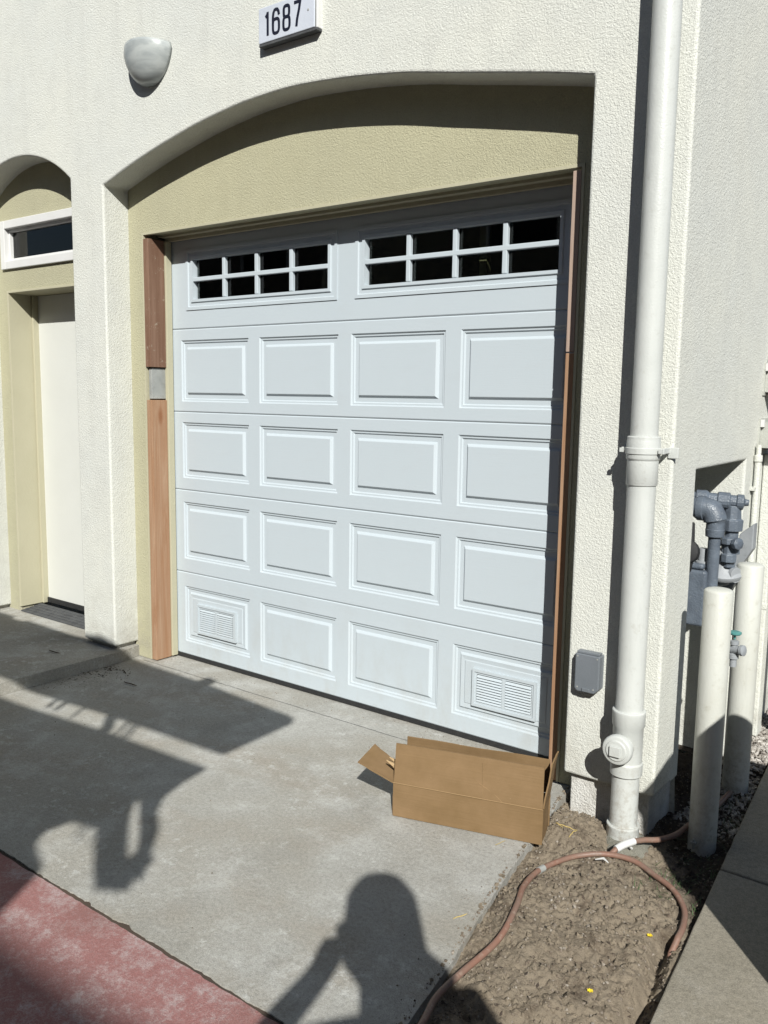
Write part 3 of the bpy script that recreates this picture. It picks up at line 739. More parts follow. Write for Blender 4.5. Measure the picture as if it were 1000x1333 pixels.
# straps fixing the pipe to the wall
bm = bmesh.new()
for z0, z1 in ((1.350, 1.372),): lathe(bm, (PXc, PYc, 0), (0,0,1), [(z0, .0560), (z0+.001, .0585), (z1-.001, .0585), (z1, .0560)], 40)
fin(bm, 'pipe_strap', m_pvc, pipe, smooth=True, bevel=.001, segs=1, angle=40)
for sx in (-1, 1):
    bm = bmesh.new()
    bx(bm, *sorted((PXc+sx*.050, PXc+sx*.074)), PYc-.010, PYc+.006, 1.352, 1.371)
    bx(bm, *sorted((PXc+sx*.060, PXc+sx*.095)), YO-.006, YO+.002, 1.335, 1.372)
    bx(bm, *sorted((PXc+sx*.060, PXc+sx*.066)), PYc+.006, YO-.004, 1.352, 1.371)
    fin(bm, 'strap_tab', m_pvc, pipe, merge=False, bevel=.002)
    bm = bmesh.new(); tube(bm, [(PXc+sx*.066, PYc-.020, 1.362), (PXc+sx*.066, PYc+.012, 1.362)], .0045, 8)
    bx(bm, *sorted((PXc+sx*.060, PXc+sx*.073)), PYc-.026, PYc-.018, 1.355, 1.369); fin(bm, 'strap_bolt', m_pvc, pipe, merge=False)
bm = bmesh.new(); rs = []
for i, (z, r) in enumerate([(-.06, .10), (-.022, .090), (-.008, .072), (-.002, .056), (-.002, .05)]):
    rr = ring((PXc+.02, PYc-.02, z), (0,0,1), r, 26)
    rs.append([p+V((.014*nz(p.x*18, p.y*18, i), .014*nz(p.x*18, p.y*18, i+5), .006*nz(p.x*40, p.y*40))) for p in rr])
loft(bm, rs); fin(bm, 'pipe_footing', m_foot, pipe, smooth=True)
# sloppy white caulk at the pipe foot
bm = bmesh.new(); tube(bm, spline([(2.91,-.40,.012),(2.925,-.43,.010),(2.905,-.46,.012),(2.925,-.475,.008)], 5), .0035, 6); fin(bm, 'caulk_bead', m_litter, pipe, smooth=True)

# ================================================================== RIGHT SIDE: bollards, meter, vents
def bollard(x, y, r, h, label, bolt=False):
    t = thing('bollard', label, 'bollard', (x, y, 0), 'cream bollards guarding the gas meter')
    bm = bmesh.new(); lathe(bm, (x, y, 0), (0,0,1), [(-.08, r), (h*.5, r*.995), (h-.006, r), (h-.001, r-.003), (h+.002, r-.008), (h+.006, r*.45), (h+.007, .002)], 40)
    fin(bm, 'post', m_boll, t, smooth=True, bevel=.001, segs=1, angle=50)
    if bolt:
        bm = bmesh.new(); tube(bm, [(x-.012, y-r-.012, -.02), (x-.012, y-r-.012, .016)], .0045, 8); bx(bm, x-.021, x-.003, y-r-.020, y-r-.004, .0, .007); fin(bm, 'anchor_bolt', m_steel, t, merge=False)
    return t
bollard(3.086, -.232, .0475, .895, 'nearest cream bollard with a flat top, standing in front of the others', True)
bollard(3.052, .300, .0500, .900, 'middle cream bollard with a hose valve beside it')
bollard(3.125, .95, .0500, .93, 'cream bollard farthest right, cut by the picture edge')
# little tap between the bollards
vx, vy, vz = 3.050, .150, .600
tap = thing('hose_tap', 'small grey tap wrapped with teal tape between two bollards', 'tap', (vx, vy, vz))
bm = bmesh.new(); lathe(bm, (vx, vy, vz-.075), (0,0,1), [(0,.013), (.03,.013), (.032,.019), (.05,.019), (.052,.013), (.085,.013), (.087,.017), (.10,.017), (.102,.006)], 16); fin(bm, 'tap_body', m_meterlight, tap, smooth=True)
bm = bmesh.new(); lathe(bm, (vx-.005, vy, vz-.01), (1,-.3,.15), [(-.03,.012), (0,.016), (.03,.016), (.035,.021), (.046,.021), (.05,.012)], 16); fin(bm, 'tap_spout', m_meterlight, tap, smooth=True)
bm = bmesh.new(); lathe(bm, (vx, vy, vz+.032), (0,0,1), [(0,.004), (.018,.004)], 8); lathe(bm, (vx, vy, vz+.05), (0,0,1), [(0,.020), (.004,.024), (.010,.024), (.013,.016)], 14); fin(bm, 'tap_handle', m_teal, tap, merge=False)

# gas meter in the niche
gm = thing('gas_meter', 'grey gas meter with elbow pipes in the side wall niche', 'gas meter', (2.80, .2, 0))
def gp(name, f, mat=m_meter, **k):
    bm = bmesh.new(); f(bm); return fin(bm, name, mat, gm, merge=False, **k)
gy = .17
gp('riser_pipe', lambda b: lathe(b, (2.945, gy, 0), (0,0,1), [(-.05,.023), (1.045,.023)], 22), smooth=True)
gp('pipe_elbow', lambda b: (tube(b, spline([(2.945,gy,1.035),(2.944,gy,1.075),(2.925,gy,1.112),(2.885,gy-.005,1.120),(2.80,gy-.02,1.120)], 6), [.034]*6+[.043]*14+[.034]*5, 20)), smooth=True)
gp('elbow_collar', lambda b: (lathe(b, (2.945, gy, 1.012), (0,0,1), [(0,.028),(.002,.034),(.030,.036),(.032,.030)], 22), lathe(b, (2.905, gy-.003, 1.119), (-1,0,0), [(0,.040),(.002,.048),(.026,.048),(.028,.038)], 22), lathe(b, (2.855, gy-.01, 1.120), (-1,0,0), [(0,.034),(.002,.039),(.018,.039),(.02,.033)], 8)), smooth=True, bevel=.001)
gp('service_valve', lambda b: (lathe(b, (2.90, gy+.05, 1.150), (1,.3,-.05), [(-.12,.024),(-.05,.024),(-.048,.033),(-.01,.034),(0,.026),(.03,.026),(.032,.033),(.075,.033),(.078,.025),(.10,.025),(.102,.030),(.125,.030),(.13,.014),(.145,.012)], 16), bx(b, 2.895, 2.955, gy+.03, gy+.09, 1.100, 1.140)), smooth=False, bevel=.002)
gp('union_nut', lambda b: (lathe(b, (2.985, gy+.08, 1.06), (0,0,1), [(-.20,.022),(-.12,.022),(-.118,.036),(-.08,.036),(-.078,.027),(-.03,.027),(-.028,.040),(.015,.042),(.018,.034),(.07,.030)], 8),), bevel=.002)
gp('regulator', lambda b: (lathe(b, (2.955, gy+.10, .865), (.1,-.25,1), [(-.05,.03),(-.02,.04),(-.015,.075),(-.004,.08),(.004,.08),(.012,.072),(.03,.045),(.06,.030),(.09,.028),(.092,.018)], 24), lathe(b, (2.955, gy+.10, .86), (1,-.5,0), [(-.08,.022),(.05,.022),(.052,.03),(.07,.03)], 16)), m_meterlight, smooth=True, bevel=.001)
gp('regulator_vent', lambda b: (tube(b, spline([(2.86,gy-.04,1.06),(2.872,gy-.07,1.0),(2.872,gy-.07,.93),(2.86,gy-.05,.88)], 5), .020, 12), lathe(b, (2.868,gy-.07,.955),(0,-1,.2),[(-.03,.03),(-.01,.045),(.02,.045),(.03,.02)],18)), m_black, smooth=True)
gp('meter_body', lambda b: (bx(b, 2.70, 2.935, gy-.04, gy+.12, .66, .88), bx(b, 2.72, 2.92, gy-.03, gy+.10, .881, .905)), m_meter, bevel=.02, segs=4)
gp('meter_index', lambda b: (bx(b, 2.76, 2.86, gy-.062, gy-.041, .76, .84), lathe(b, (2.81, gy-.03, .71), (0,-1,0), [(0,.04),(.02,.04),(.025,.03)], 20)), m_meterlight, bevel=.004)
gp('inlet_pipe', lambda b: (lathe(b, (2.76, gy, .86), (0,0,1), [(0,.02),(.02,.028),(.05,.028),(.052,.018),(.20,.018)], 16), lathe(b, (2.90, gy+.02, .86), (0,0,1), [(0,.02),(.02,.028),(.05,.028),(.052,.018),(.10,.018)], 16)), m_meterlight, smooth=True)
bm = bmesh.new(); pl = [(2.918,.907),(2.97,.965),(2.97,.995),(3.025,1.045),(3.025,.94),(2.983,.865),(2.963,.785),(2.916,.68)]
fa = [bm.verts.new((x, .42, z)) for x, z in pl]; fb = [bm.verts.new((x, .47, z)) for x, z in pl]; bm.faces.new(fa); bm.faces.new(fb[::-1])
for i in range(8): bm.faces.new((fa[i], fa[(i+1)%8], fb[(i+1)%8], fb[i]))
fin(bm, 'meter_bracket', m_meterlight, gm, bevel=.004)
gp('pipe_tee', lambda b: (lathe(b, (2.985, gy+.06, .93), (0,0,1), [(-.04,.016),(-.02,.016),(-.018,.030),(.012,.030),(.014,.02),(.05,.02),(.052,.033),(.075,.033),(.08,.02)], 8), lathe(b, (2.985, gy+.06, .985), (1,-.6,.1), [(-.05,.016),(.03,.016),(.031,.024),(.05,.024),(.055,.010)], 8)), m_meter, bevel=.002)
gp('flange_bolt', lambda b: [lathe(b, (2.935+.05*math.cos(k), gy+.10+.05*math.sin(k), .905), (0,0,1), [(-.03,.006),(.03,.006),(.031,.010),(.04,.010)], 6) for k in range(6)], m_meterlight)

# vent hoods, conduit and meter panel further along the side wall
def hood(y, z, w_, label):
    t = thing('vent_hood', label, 'vent hood', (XC, y, z), 'painted vent hoods on the side wall')
    bm = bmesh.new(); n = 12; rr = []
    for s, o in ((0, 0), (1, w_)):
        rr.append([V((XC+.10*math.sin(math.pi*k/n/1.0*.5+.0)*1.0, y+o, z+.11*math.cos(math.pi*.5*k/n)-.11)) for k in range(n+1)])
    a = [bm.verts.new(p) for p in rr[0]]; b = [bm.verts.new(p) for p in rr[1]]
    for i in range(n): bm.faces.new((a[i], a[i+1], b[i+1], b[i]))
    c0 = bm.verts.new((XC, y, z-.11)); c1 = bm.verts.new((XC, y+w_, z-.11))
    bm.faces.new(a+[c0]); bm.faces.new(b+[c1])
    o = fin(bm, 'hood_shell', m_hood, t, merge=False); so = o.modifiers.new('solid', 'SOLIDIFY'); so.thickness = .003
    box('hood_flange', XC-.004, XC+.006, y-.02, y+w_+.02, z-.125, z+.018, m_hood, t, bevel=.002)
    box('hood_strap', XC+.0065, XC+.022, y-.018, y-.002, z-.02, z+.012, m_litter, t, bevel=.001)
    box('hood_flap', XC+.01, XC+.085, y+.01, y+w_-.01, z-.112, z-.106, m_sill, t)
hood(.80, 1.680, .16, 'upper of two painted vent hoods on the side wall')
hood(.78, 1.440, .16, 'lower of two painted vent hoods on the side wall')
mp = thing('meter_panel', 'narrow painted electric panel on the side wall above the vent hoods', 'electric panel', (XC, .9, 1.75))
box('panel_box', XC-.002, XC+.035, .83, 1.05, 1.705, 1.83, m_hood, mp, bevel=.004)
box('panel_lid', XC-.002, XC+.055, .815, 1.065, 1.832, 1.846, m_white, mp, bevel=.003)
cd = thing('conduit_pipe', 'thin painted conduit running down the side wall past the niche', 'conduit', (XC+.02, .72, 0))
bm = bmesh.new(); lathe(bm, (XC+.018, .72, 0), (0,0,1), [(.0,.013), (1.27,.013), (1.275,.018), (1.30,.018), (1.302,.011), (1.345,.011)], 12); fin(bm, 'conduit_run', m_stucco, cd, smooth=True)
for z in (.70, 1.15): box('conduit_strap', XC, XC+.02, .685, .755, z, z+.015, m_stucco, cd)
dr = thing('corner_downspout', 'square cream downspout on the side wall behind the bollards', 'downspout', (XC+.03, .90, 0))
box('spout_run', XC+.003, XC+.06, .87, .95, .0, 1.30, m_stucco, dr, bevel=.006)
box('spout_band', XC+.001, XC+.063, .867, .953, .60, .625, m_stucco, dr, bevel=.002)

# ================================================================== CARDBOARD BOX
A = V((2.139, -.790, 0)); B = V((2.668, -.640, 0)); ex = (B-A).normalized(); ey = V((-ex.y, ex.x, 0)); Lx = (B-A).length; Wy = .132; Hb = .130; Hf = .148; T = .005
cb = thing('cardboard_box', 'open brown cardboard box on the concrete in front of the garage door', 'box', A, None, math.atan2(ex.y, ex.x))
def lp(x, y, z): return A + ex*x + ey*y + V((0, 0, z))
def sheet(name, q4, lab=None, bend=0, mat=m_card, nx=10, nyy=5, amp=.0018):
    """thin board from four corners (a b along bottom, c d along top); slightly warped"""
    a, b, c, d = [V(p) for p in q4]; bm = bmesh.new()
    nrm = (b-a).cross(d-a).normalized(); g = []
    for j in range(nyy+1):
        row = []
        for i in range(nx+1):
            s, t = i/nx, j/nyy
            p = (a*(1-s)+b*s)*(1-t)+(d*(1-s)+c*s)*t
            p += nrm*(amp*nz(s*3+a.x*7, t*3+a.y*5, a.z)*2*min(1, 4*t) + bend*t*t)
            row.append(bm.verts.new(p))
        g.append(row)
    h = [[bm.verts.new(v.co - nrm*T) for v in row] for row in g]
    for j in range(nyy):
        for i in range(nx):
            bm.faces.new((g[j][i], g[j][i+1], g[j+1][i+1], g[j+1][i])); bm.faces.new((h[j][i], h[j+1][i], h[j+1][i+1], h[j][i+1]))
    rim = [(0, i) for i in range(nx)] + [(j, nx) for j in range(nyy)] + [(nyy, i) for i in range(nx, 0, -1)] + [(j, 0) for j in range(nyy, 0, -1)]
    for (a1, b1), (a2, b2) in zip(rim, rim[1:]+rim[:1]): bm.faces.new((g[a1][b1], h[a1][b1], h[a2][b2], g[a2][b2]))
    o = fin(bm, name, mat, cb, smooth=True)
    if lab: o['label'] = lab
    return o
sheet('box_side', [lp(0,0,.003), lp(Lx,0,.003), lp(Lx,0,Hb), lp(0,0,Hb)])
sheet('box_side', [lp(0,Wy,.003), lp(Lx,Wy,.003), lp(Lx,Wy,Hb), lp(0,Wy,Hb)])
sheet('box_end', [lp(.003,.003,.003), lp(.003,Wy-.003,.003), lp(.003,Wy-.003,Hb), lp(.003,.003,Hb)])
sheet('box_end', [lp(Lx-.003,.003,.003), lp(Lx-.003,Wy-.003,.003), lp(Lx-.003,Wy-.003,Hb), lp(Lx-.003,.003,Hb)])
sheet('box_bottom', [lp(.004,.004,.006), lp(Lx-.004,.004,.006), lp(Lx-.004,Wy-.004,.006), lp(.004,Wy-.004,.006)])
sheet('box_flap', [lp(.002,-.001,Hb+.003), lp(Lx-.002,-.001,Hb+.003), lp(Lx-.004,.012,Hb+Hf), lp(.006,.010,Hb+Hf)], 'long front flap standing upright', 0)
sheet('box_flap', [lp(.002,Wy+.001,Hb+.003), lp(Lx-.002,Wy+.001,Hb+.003), lp(Lx-.004,Wy-.012,.262), lp(.014,Wy-.022,.268)], 'long back flap leaning inwards', 0, amp=.004)
sheet('box_flap', [lp(-.001,.004,Hb), lp(-.001,Wy-.006,Hb), lp(-.140,Wy+.035,Hb+.062), lp(-.146,.012,Hb+.050)], 'short flap bent outwards at the left end', 0)
sheet('box_flap', [lp(Lx+.001,.01,Hb), lp(Lx+.001,Wy-.01,Hb), lp(Lx+.022,Wy-.00,Hb+.165), lp(Lx+.020,.045,Hb+.150)], 'short flap standing up at the right end', 0)
# torn tabs and diagonal dent
bm = bmesh.new()
for s in (0, 1): tube(bm, [lp(-.006, .060+.03*s, Hb+.02), lp(-.020, .050+.03*s, Hb+.045), lp(-.045, .045+.03*s, Hb+.060)], [.006, .009, .002], 5)
fin(bm, 'torn_edge', m_cardtorn, cb, merge=False)
bm = bmesh.new()
tube(bm, [lp(Lx*i/12, -.0012-.0006*nz(i*.7, 3), Hb+.001+.0008*nz(i*.9, 1)) for i in range(13)], .0019, 6)
tube(bm, spline([lp(Lx*.735,-.0012,Hb+.003), lp(Lx*.68,.0006,Hb+.028), lp(Lx*.58,.0028,Hb+.055)], 4), .0011, 5)
tube(bm, [lp(Lx*.61,-.0012,Hb+.02), lp(Lx*.605,.0065,Hb+.13)], .0007, 5)
fin(bm, 'crease', m_crease, cb, merge=False)

# ================================================================== HOSE, LITTER
def hz(x, y, r=.011): return max(soil_h(x, y), .004 if x > wx(y) else -9, 0.0 if x < edge_r(max(SL_Y, min(0, y))) else -9)+r*.8
path = [(2.90,-1.95),(2.835,-1.62),(2.806,-1.50),(2.806,-1.375),(2.818,-1.194),(2.791,-1.049),(2.752,-.928),(2.738,-.80),(2.775,-.665),(2.83,-.60),(2.90,-.566),(2.975,-.562),(3.05,-.595),(3.125,-.64),(3.180,-.71),(3.205,-.79),(3.213,-.85),(3.208,-.91)]
pp = [p for p in spline([(x, y, 0) for x, y in path], 10)]
hose = thing('garden_hose', 'thin reddish brown rubber hose looping over the bare soil', 'hose', (2.9, -.9, 0))
hp = [V((p.x, p.y, hz(p.x, p.y)+.004)) for p in pp]
for _ in range(40): hp = [hp[0]]+[V((b.x, b.y, max((a.z+b.z+c.z)/3, 0))) if True else b for a, b, c in zip(hp, hp[1:], hp[2:])]+[hp[-1]]
for i_ in range(1, 9): hp[-i_].z -= .004*(9-i_)
bm = bmesh.new(); tube(bm, hp, .0092, 12); fin(bm, 'hose_loop', m_hose, hose, smooth=True)
path2 = [(2.885,-.566,.012),(2.90,-.53,.030),(2.92,-.49,.036),(2.952,-.44,.034),(2.99,-.385,.026),(3.02,-.30,.022),(3.04,-.20,.03),(3.06,-.05,.02),(3.06,.2,.0)]
bm = bmesh.new(); tube(bm, spline(path2, 8), .0095, 12); fin(bm, 'hose_tail', m_hose, hose, smooth=True)
bm = bmesh.new(); tube(bm, spline([(2.895,-.545,.026),(2.91,-.515,.034),(2.93,-.475,.037)], 6), .0125, 12); fin(bm, 'hose_ferrule', m_litter, hose, smooth=True)
bm = bmesh.new(); tube(bm, [hp[70], hp[71], hp[72]], .0110, 10); fin(bm, 'hose_clamp', m_steel, hose, merge=False)

def straw(x, y, L, a, lab, mat=m_straw, z=None, cat='straw', nm='straw_piece', r=.0016, grp='dry straw pieces'):
    zz = hz(x, y, .003) if z is None else z
    bm = bmesh.new(); n = 5; c, s = math.cos(a), math.sin(a); pts = []
    for i in range(n+1):
        t = (i/n-.5)*L; k = .08*L*nz(x*40+i*.5, y*30)
        px_, py_ = x+c*t-s*k, y+s*t+c*k
        pts.append((px_, py_, (hz(px_, py_, .003) if z is None else z)+.003))
    tube(bm, pts, [r*.6]+[r]*(n-1)+[r*.4], 5); o = fin(bm, nm, mat, None, smooth=True); return tag(o, lab, cat, grp)
straw(2.700, -.505, .07, .2, 'longer straw lying on the small soil heap by the pier')
straw(2.730, -.530, .05, 1.5, 'upright short straw crossing others on the soil heap by the pier')
straw(2.672, -.515, .045, -.5, 'leftmost straw on the small soil heap by the pier')
straw(2.670, -1.170, .052, 1.2, 'yellow straw lying on the concrete left of the hose', z=.003)
straw(2.55, -.72, .05, 1.3, 'faint straw on the concrete just below the cardboard box', z=.003, r=.001)
straw(.20, -.50, .10, .02, 'long dark twig in the shade on the driveway by the step', m_twig, .004, 'twig', r=.003, nm='twig', grp='dark twigs on the concrete')
straw(-.42, -.55, .10, .05, 'dark twig on the raised entry step', m_twig, PZ+.004, 'twig', r=.003, nm='twig', grp='dark twigs on the concrete')
straw(.02, -.40, .07, -.5, 'short dark twig near the corner of the step', m_twig, .004, 'twig', r=.0025, nm='twig', grp='dark twigs on the concrete')
def flower(x, y, lab):
    t = thing('yellow_flower', lab, 'flower', (x, y, hz(x, y, 0)), 'fallen yellow flowers on the soil')
    bm = bmesh.new(); z = hz(x, y, 0)+.004
    for k in range(6):
        a = k*1.05+x*9; c, s = math.cos(a), math.sin(a); r = .0062
        face(bm, [(x, y, z), (x+c*r-s*.004, y+s*r+c*.004, z+.004), (x+c*r*1.3, y+s*r*1.3, z+.002), (x+c*r+s*.004, y+s*r-c*.004, z+.005)])
    fin(bm, 'petal', m_yellow, t, merge=False)
    bm = bmesh.new(); tube(bm, [(x, y, z-.002), (x-.012, y+.006, z)], .0015, 5); fin(bm, 'stalk', m_straw, t)
flower(3.146, -.905, 'fallen yellow flower near the right curve of the hose')
flower(3.110, -1.235, 'fallen yellow flower lower on the soil, close to the walkway')
bm = bmesh.new(); tube(bm, [(2.858,-.628,hz(2.858,-.628)+.006),(2.885,-.624,hz(2.885,-.624)+.006),(2.905,-.634,hz(2.905,-.634)+.004)], [.002,.0045,.002], 6)
tag(fin(bm, 'paper_scrap', m_litter, None, smooth=True), 'small white scrap on the soil below the hose by the pipe', 'litter')
# debris heap at the foot of the step: leaf crumbs
def leafbits(n, fx, name, lab, size=.006, mat=m_twig, seed=5):
    g = random.Random(seed); bm = bmesh.new()
    for _ in range(n):
        x, y, z = fx(g); a = g.random()*6.28; s = size*(.4+g.random()); c, d = math.cos(a)*s, math.sin(a)*s; k = .4+.3*g.random()
        face(bm, [(x-c, y-d, z), (x+d*k, y-c*k, z+s*.5*g.random()), (x+c, y+d, z+s*.3), (x-d*k, y+c*k, z+.001)])
    return stuff(fin(bm, name, mat, None, merge=False))
def corner_bits(g):
    x = PX+.01+abs(g.gauss(0, .10)); y = YO-.06-abs(g.gauss(0, .12)); return x, y, .002
leafbits(140, corner_bits, 'leaf_litter', '')
leafbits(160, lambda g: ((lambda y: (edge_r(y)+g.random()*(wx(y)-edge_r(y)), y))(-1.8+1.6*g.random()) + (0,)), 'soil_litter', '', .007, m_twig, 9)
for o in bpy.data.objects:
    if o.name.startswith('soil_litter'):
        for v in o.data.vertices: v.co.z += soil_h(v.co.x, v.co.y)+.003
# dark tufts and weeds in the shaded bed beside the bollards
g = random.Random(11); bm = bmesh.new()
for _ in range(420):
    y = -.72+1.1*g.random(); x = 2.99+(wx(y)-2.99)*g.random()
    if math.hypot(x-3.086, y+.232) < .055: continue
    z = soil_h(x, y); a = g.random()*6.28; L = .012+.03*g.random(); c, s = math.cos(a), math.sin(a)
    face(bm, [(x-s*.0015, y+c*.0015, z), (x+s*.0015, y-c*.0015, z), (x+c*L, y+s*L, z+L*(.15+.8*g.random()))])
stuff(fin(bm, 'weed_tufts', m_leaf, None, merge=False))

# ================================================================== BEHIND THE CAMERA (they cast the shadows in the picture)
U = V((math.cos(AZ), math.sin(AZ), 0)); F = V((-math.sin(AZ), math.cos(AZ), 0)); CP = V(cam.location)
def cp(a, w_, z): return V((CP.x, CP.y, 0)) + U*a + F*w_ + V((0, 0, z))
person = thing('person', 'person in a dark shirt and jeans holding up a phone to photograph the garage', 'person', cp(.25, -.2, 0))
def skin(name, verts, edges, rad, mat, sub=2):
    me = bpy.data.meshes.new(name); me.from_pydata([tuple(v) for v in verts], edges, []); me.update()
    o = link(name, me, mat, person)
    o.modifiers.new('skin', 'SKIN')
    for i, r in enumerate(rad): me.skin_vertices[0].data[i].radius = (r, r) if not isinstance(r, tuple) else r
    me.skin_vertices[0].data[0].use_root = True
    s = o.modifiers.new('sub', 'SUBSURF'); s.levels = sub; s.render_levels = sub
    return o
G = -.012
names = {}
vs, rad, ed = [], [], []
def jv(n, p, r, parent=None):
    names[n] = len(vs); vs.append(p); rad.append(r)
    if parent: ed.append((names[parent], names[n]))
jv('pelvis', cp(.205,-.22,.96), (.15,.11))
jv('waist', cp(.18,-.19,1.14), (.15,.10), 'pelvis')
jv('chest', cp(.19,-.14,1.38), (.155,.12), 'waist')
jv('neck0', cp(.17,-.11,1.515), .070, 'chest')
jv('neck', cp(.14,-.09,1.615), .056, 'neck0')
jv('headlow', cp(.11,-.075,1.685), .078, 'neck')
jv('head', cp(.105,-.07,1.77), .084, 'headlow')
for s, n in ((-1, 'l'), (1, 'r')):
    jv('sh'+n, cp(.19+s*.125 if s < 0 else .335, -.13, 1.44 if s < 0 else 1.505), .066, 'chest')
    if s < 0:
        jv('el'+n, cp(-.235,-.06,1.325), .050, 'sh'+n); jv('wr'+n, cp(-.060,-.040,1.545), .036, 'el'+n); jv('ha'+n, cp(-.018,-.040,1.645), .045, 'wr'+n)
    else:
        jv('el'+n, cp(.38,-.02,1.22), .045, 'sh'+n); jv('wr'+n, cp(.16,-.02,1.545), .029, 'el'+n); jv('ha'+n, cp(.105,-.03,1.61), .034, 'wr'+n)
    jv('hip'+n, cp(.205+s*.095,-.22,.90), .10, 'pelvis'); jv('kn'+n, cp(.205+s*.11,-.20,.49), .062, 'hip'+n)
    jv('an'+n, cp(.205+s*.12,-.24,.085), .042, 'kn'+n); jv('to'+n, cp(.205+s*.14,-.11,.035), .038, 'an'+n)
skin('body', vs, ed, rad, m_shirt)
# hair
bm = bmesh.new(); rs = []
hc = cp(.115,-.085,0)
for z, r, k in ((1.42,.125,1.0),(1.50,.130,1.0),(1.57,.128,1.0),(1.64,.120,1.0),(1.74,.116,1.0),(1.84,.108,1.0),(1.895,.078,1.0),(1.915,.025,1.0)):
    rs.append([V((hc.x, hc.y, z))+U*(r*math.cos(t)+(.055 if z < 1.6 else 0))+F*(r*.95*math.sin(t)-(.03)) for t in [2*math.pi*i/20 for i in range(20)]])
loft(bm, rs); fin(bm, 'hair', m_hair, person, smooth=True)
bm = bmesh.new(); fc = cp(.105,.012,1.735); rs = []
for d, r in ((-.05,.078),(0,.072),(.02,.055),(.03,.03)): rs.append([fc+F*d+U*(r*.85*math.cos(t))+V((0,0,r*1.2*math.sin(t))) for t in [2*math.pi*i/18 for i in range(18)]])
loft(bm, rs); bmesh.ops.create_cone(bm, cap_ends=True, segments=8, radius1=.014, radius2=.006, depth=.04, matrix=Matrix.Translation(fc+F*.03)); fin(bm, 'face', m_skin, person, merge=False, smooth=True)
def hand(cx, cw, cz, s):
    for k in range(4):
        z = cz+.028-.019*k; ln = (.052, .060, .056, .044)[k]
        p = [cp(cx, cw, z), cp(cx+s*.018, cw+.014, z+.002), cp(cx+s*.018+s*.3*ln, cw+.024, z+.002), cp(cx+s*.018+s*.75*ln, cw+.012, z)]
        bm = bmesh.new(); tube(bm, spline(p, 4), .0082, 8); fin(bm, 'finger', m_skin, person, smooth=True)
    bm = bmesh.new(); tube(bm, spline([cp(cx, cw-.005, cz-.035), cp(cx+s*.02, cw-.022, cz-.02), cp(cx+s*.045, cw-.026, cz-.005)], 4), .0095, 8); fin(bm, 'thumb', m_skin, person, smooth=True)
hand(-.02, -.038, 1.655, 1); hand(.105, -.038, 1.62, -1)
for s in (-1, 1):
    bm = bmesh.new(); c = cp(.205+s*.135,-.15,0); mm = Matrix.Translation((c.x, c.y, G)) @ Matrix.Rotation(AZ, 4, 'Z')
    bx(bm, -.048, .048, -.13, .15, .0, .075, mm); fin(bm, 'shoe', m_black, person, bevel=.03, segs=3)
phone = thing('phone', 'black phone held up in front of the face in both hands', 'phone', cp(.055, -.03, 1.62))
bm = bmesh.new(); mm = Matrix.Translation(cp(.055, -.034, 1.62)) @ Matrix.Rotation(AZ, 4, 'Z')
bx(bm, -.037, .037, -.004, .004, -.078, .078, mm); fin(bm, 'phone_case', m_black, phone, bevel=.003)
bm = bmesh.new(); bx(bm, -.033, .033, -.0055, -.0042, -.072, .072, mm); fin(bm, 'phone_screen', m_digit, phone)

# unseen wheeled bin added beside the walkway to cast the shadow at right
bn = thing('shadow_bin', 'unseen blue wheeled bin added right of the camera to shade the bollards', 'bin', (4.02, -.95, 0))
x0, x1, y0, y1 = 3.70, 4.28, -1.31, -.60
bm = bmesh.new(); loft(bm, [[V((x0+d, y0+d, z)), V((x1-d, y0+d, z)), V((x1-d, y1-d, z)), V((x0+d, y1-d, z))] for z, d in ((.05,.06), (.96,.012), (1.0,0), (1.03,0))])
fin(bm, 'shadow_bin_body', m_bin, bn, bevel=.02, segs=2)
bm = bmesh.new(); rs = []
for i in range(9):
    t = i/8; y = y0-.01+(y1-y0+.03)*t; z = 1.05+.075*math.sin(math.pi*min(1, t*1.15))**.7 if 0 < t < .87 else 1.05+.02*(t > .8)
    rs.append([V((x0-.01, y, 1.032)), V((x1+.01, y, 1.032)), V((x1-.02, y, z)), V((x0+.02, y, z))])
loft(bm, rs); fin(bm, 'shadow_bin_lid', m_bin, bn, bevel=.01)
for x in (x0+.09, x1-.09):
    bm = bmesh.new(); lathe(bm, (x, y1-.06, .096), (1,0,0), [(-.025,.09), (.025,.09)], 20); fin(bm, 'shadow_bin_wheel', m_black, bn, smooth=True, bevel=.01)
bm = bmesh.new(); tube(bm, [(x0+.08, y1+.035, 1.0), (x1-.08, y1+.035, 1.0)], .012, 10); fin(bm, 'shadow_bin_handle', m_bin, bn)

# unseen canopy rack added left behind the camera, outlined to cast the driveway shadow
S = -SUN
def up(gx, gy, z): k = z/S.z; return V((gx+S.x*k, gy+S.y*k, z))     # the point at height z that shades ground point (gx, gy)
ck = thing('shadow_canopy', 'unseen steel canopy with two boards and brackets, added to shade the driveway', 'canopy', (-.6, -3.6, 0))
def plate3(name, pts, z, th, mat):
    bm = bmesh.new(); P = [up(a, b, z) for a, b in pts]
    lo = [bm.verts.new(p-V((0,0,th))) for p in P]; hi = [bm.verts.new(p) for p in P]; n = len(P)
    bm.faces.new(hi); bm.faces.new(lo[::-1])
    for i in range(n): bm.faces.new((lo[i], lo[(i+1)%n], hi[(i+1)%n], hi[i]))
    return fin(bm, name, mat, ck)
ZC = 2.42
plate3('shadow_board', [(-3.2,-.15), (-1.38,-.190), (-1.36,-.225), (-1.25,-.225), (-1.22,-.192), (-.70,-.205), (-.45,-.165), (-.29,-.185), (-.09,-.215), (.42,-.232), (.42,-.150), (.50,-.170), (.50,-.235), (1.15,-.292), (1.195,-.310), (1.215,-.345), (1.235,-.79), (.47,-.818), (-.10,-.866), (-.33,-.870), (-3.2,-.885)], ZC, .02, m_steel)
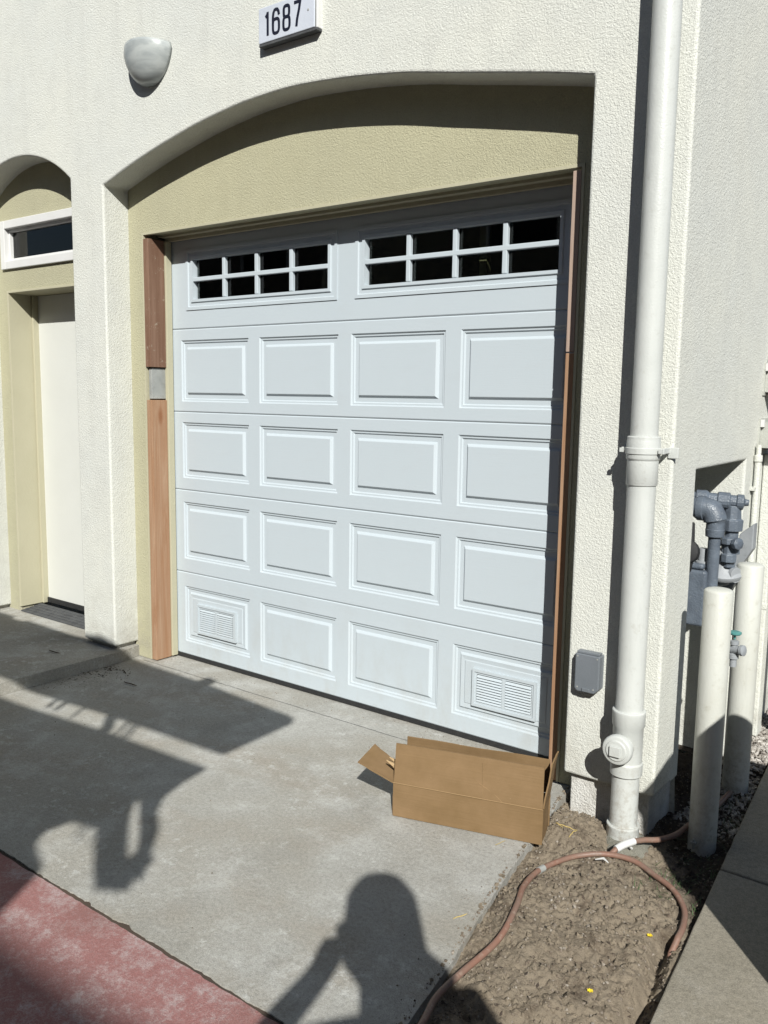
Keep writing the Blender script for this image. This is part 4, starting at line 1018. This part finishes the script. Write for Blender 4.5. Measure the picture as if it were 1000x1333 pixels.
plate3('shadow_board', [(-3.2,-1.045), (-.11,-1.022), (.10,-1.014), (.63,-.962), (1.29,-.935), (1.31,-1.06), (1.355,-1.20), (1.30,-1.29), (1.375,-1.37), (1.39,-1.50), (1.25,-1.53), (1.245,-1.63), (1.31,-1.71), (1.46,-1.775), (1.60,-2.02), (1.0,-2.2), (-3.2,-2.2)], ZC, .02, m_steel)
plate3('bracket', [(1.355,-1.195), (1.435,-1.30), (1.55,-1.38), (1.66,-1.50), (1.765,-1.615), (1.72,-1.625), (1.66,-1.575), (1.56,-1.475), (1.46,-1.395), (1.38,-1.335), (1.31,-1.28), (1.30,-1.22)], ZC, .018, m_steel)
plate3('bracket', [(1.375,-1.37), (1.47,-1.45), (1.60,-1.55), (1.72,-1.63), (1.775,-1.665), (1.75,-1.70), (1.685,-1.735), (1.57,-1.66), (1.44,-1.56), (1.36,-1.50)], ZC, .018, m_steel)
plate3('bracket', [(1.60,-1.47), (1.70,-1.52), (1.75,-1.66), (1.64,-1.63)], ZC, .016, m_steel)
# thin ties and loose wires added for the fine lines of the shadow
g = random.Random(2); bm = bmesh.new()
bm.free()
for gx in (.08, .10, .16, .175, .31, .63, .65, .69, .71):
    bm = bmesh.new(); tube(bm, [up(gx-.03+.02*g.random(), -.82, ZC), up(gx+.05+.03*g.random(), -.96, ZC)], .0055+.004*g.random(), 6); fin(bm, 'shadow_tie_wire', m_steel, ck)
bm = bmesh.new(); tube(bm, [up(.50,-.83,ZC), up(.63,-.95,ZC)], .028, 8); fin(bm, 'shadow_tie_bar', m_steel, ck)
for k in range(6):
    bm = bmesh.new(); tube(bm, [up(1.28+.03*k,-1.46,ZC), up(1.36+.045*k,-1.60-.02*(k%2),ZC-.05)], .0045, 5); fin(bm, 'shadow_loose_wire', m_steel, ck)
bm = bmesh.new()
pA = up(-.4, -.6, ZC-.03); pB = up(-.4, -1.6, ZC-.03)
px0 = up(-3.2, -.6, 0)
for yy in (-.6, -1.5): tube(bm, [up(-3.1, yy, ZC-.045), up(.9, yy, ZC-.045)], .02, 8)
for yy, xx in ((-.6, -2.6), (-1.5, -2.6)):
    p = up(xx, yy, ZC-.045); tube(bm, [p, V((p.x, p.y, -.02))], .035, 12)
fin(bm, 'shadow_frame', m_steel, ck, merge=False)

# unseen townhouse added across the court, its eaves shade the red pavement
nb = thing('shadow_house', 'unseen brown stucco townhouse added behind the camera to shade the paved court', 'house', (6, -13, 0))
YN = -10.03
bm = bmesh.new(); bx(bm, -14, 26, -20, YN, -.1, 6.85); fin(bm, 'shadow_house_wall', m_shadow_wall, nb)
bm = bmesh.new(); bx(bm, -14.4, 26.4, -20.4, YN+.34, 6.85, 7.02); fin(bm, 'shadow_house_roof', m_roof, nb)
for i in range(6):
    xx = -10+6*i
    bm = bmesh.new(); frame(bm, xx, xx+1.4, 4.0, 5.3, .07, YN-.02, YN+.05); f_ = fin(bm, 'shadow_house_window', m_white, nb, merge=False)
    box('pane', xx+.06, xx+1.34, YN+.005, YN+.015, 4.06, 5.24, m_black, f_)
    bm = bmesh.new()
    for k in range(4): bx(bm, xx-.6, xx+2.2, YN+.002, YN+.05, .02+.58*k, .58+.58*k)
    fin(bm, 'shadow_house_shutter', m_door, nb, merge=False)
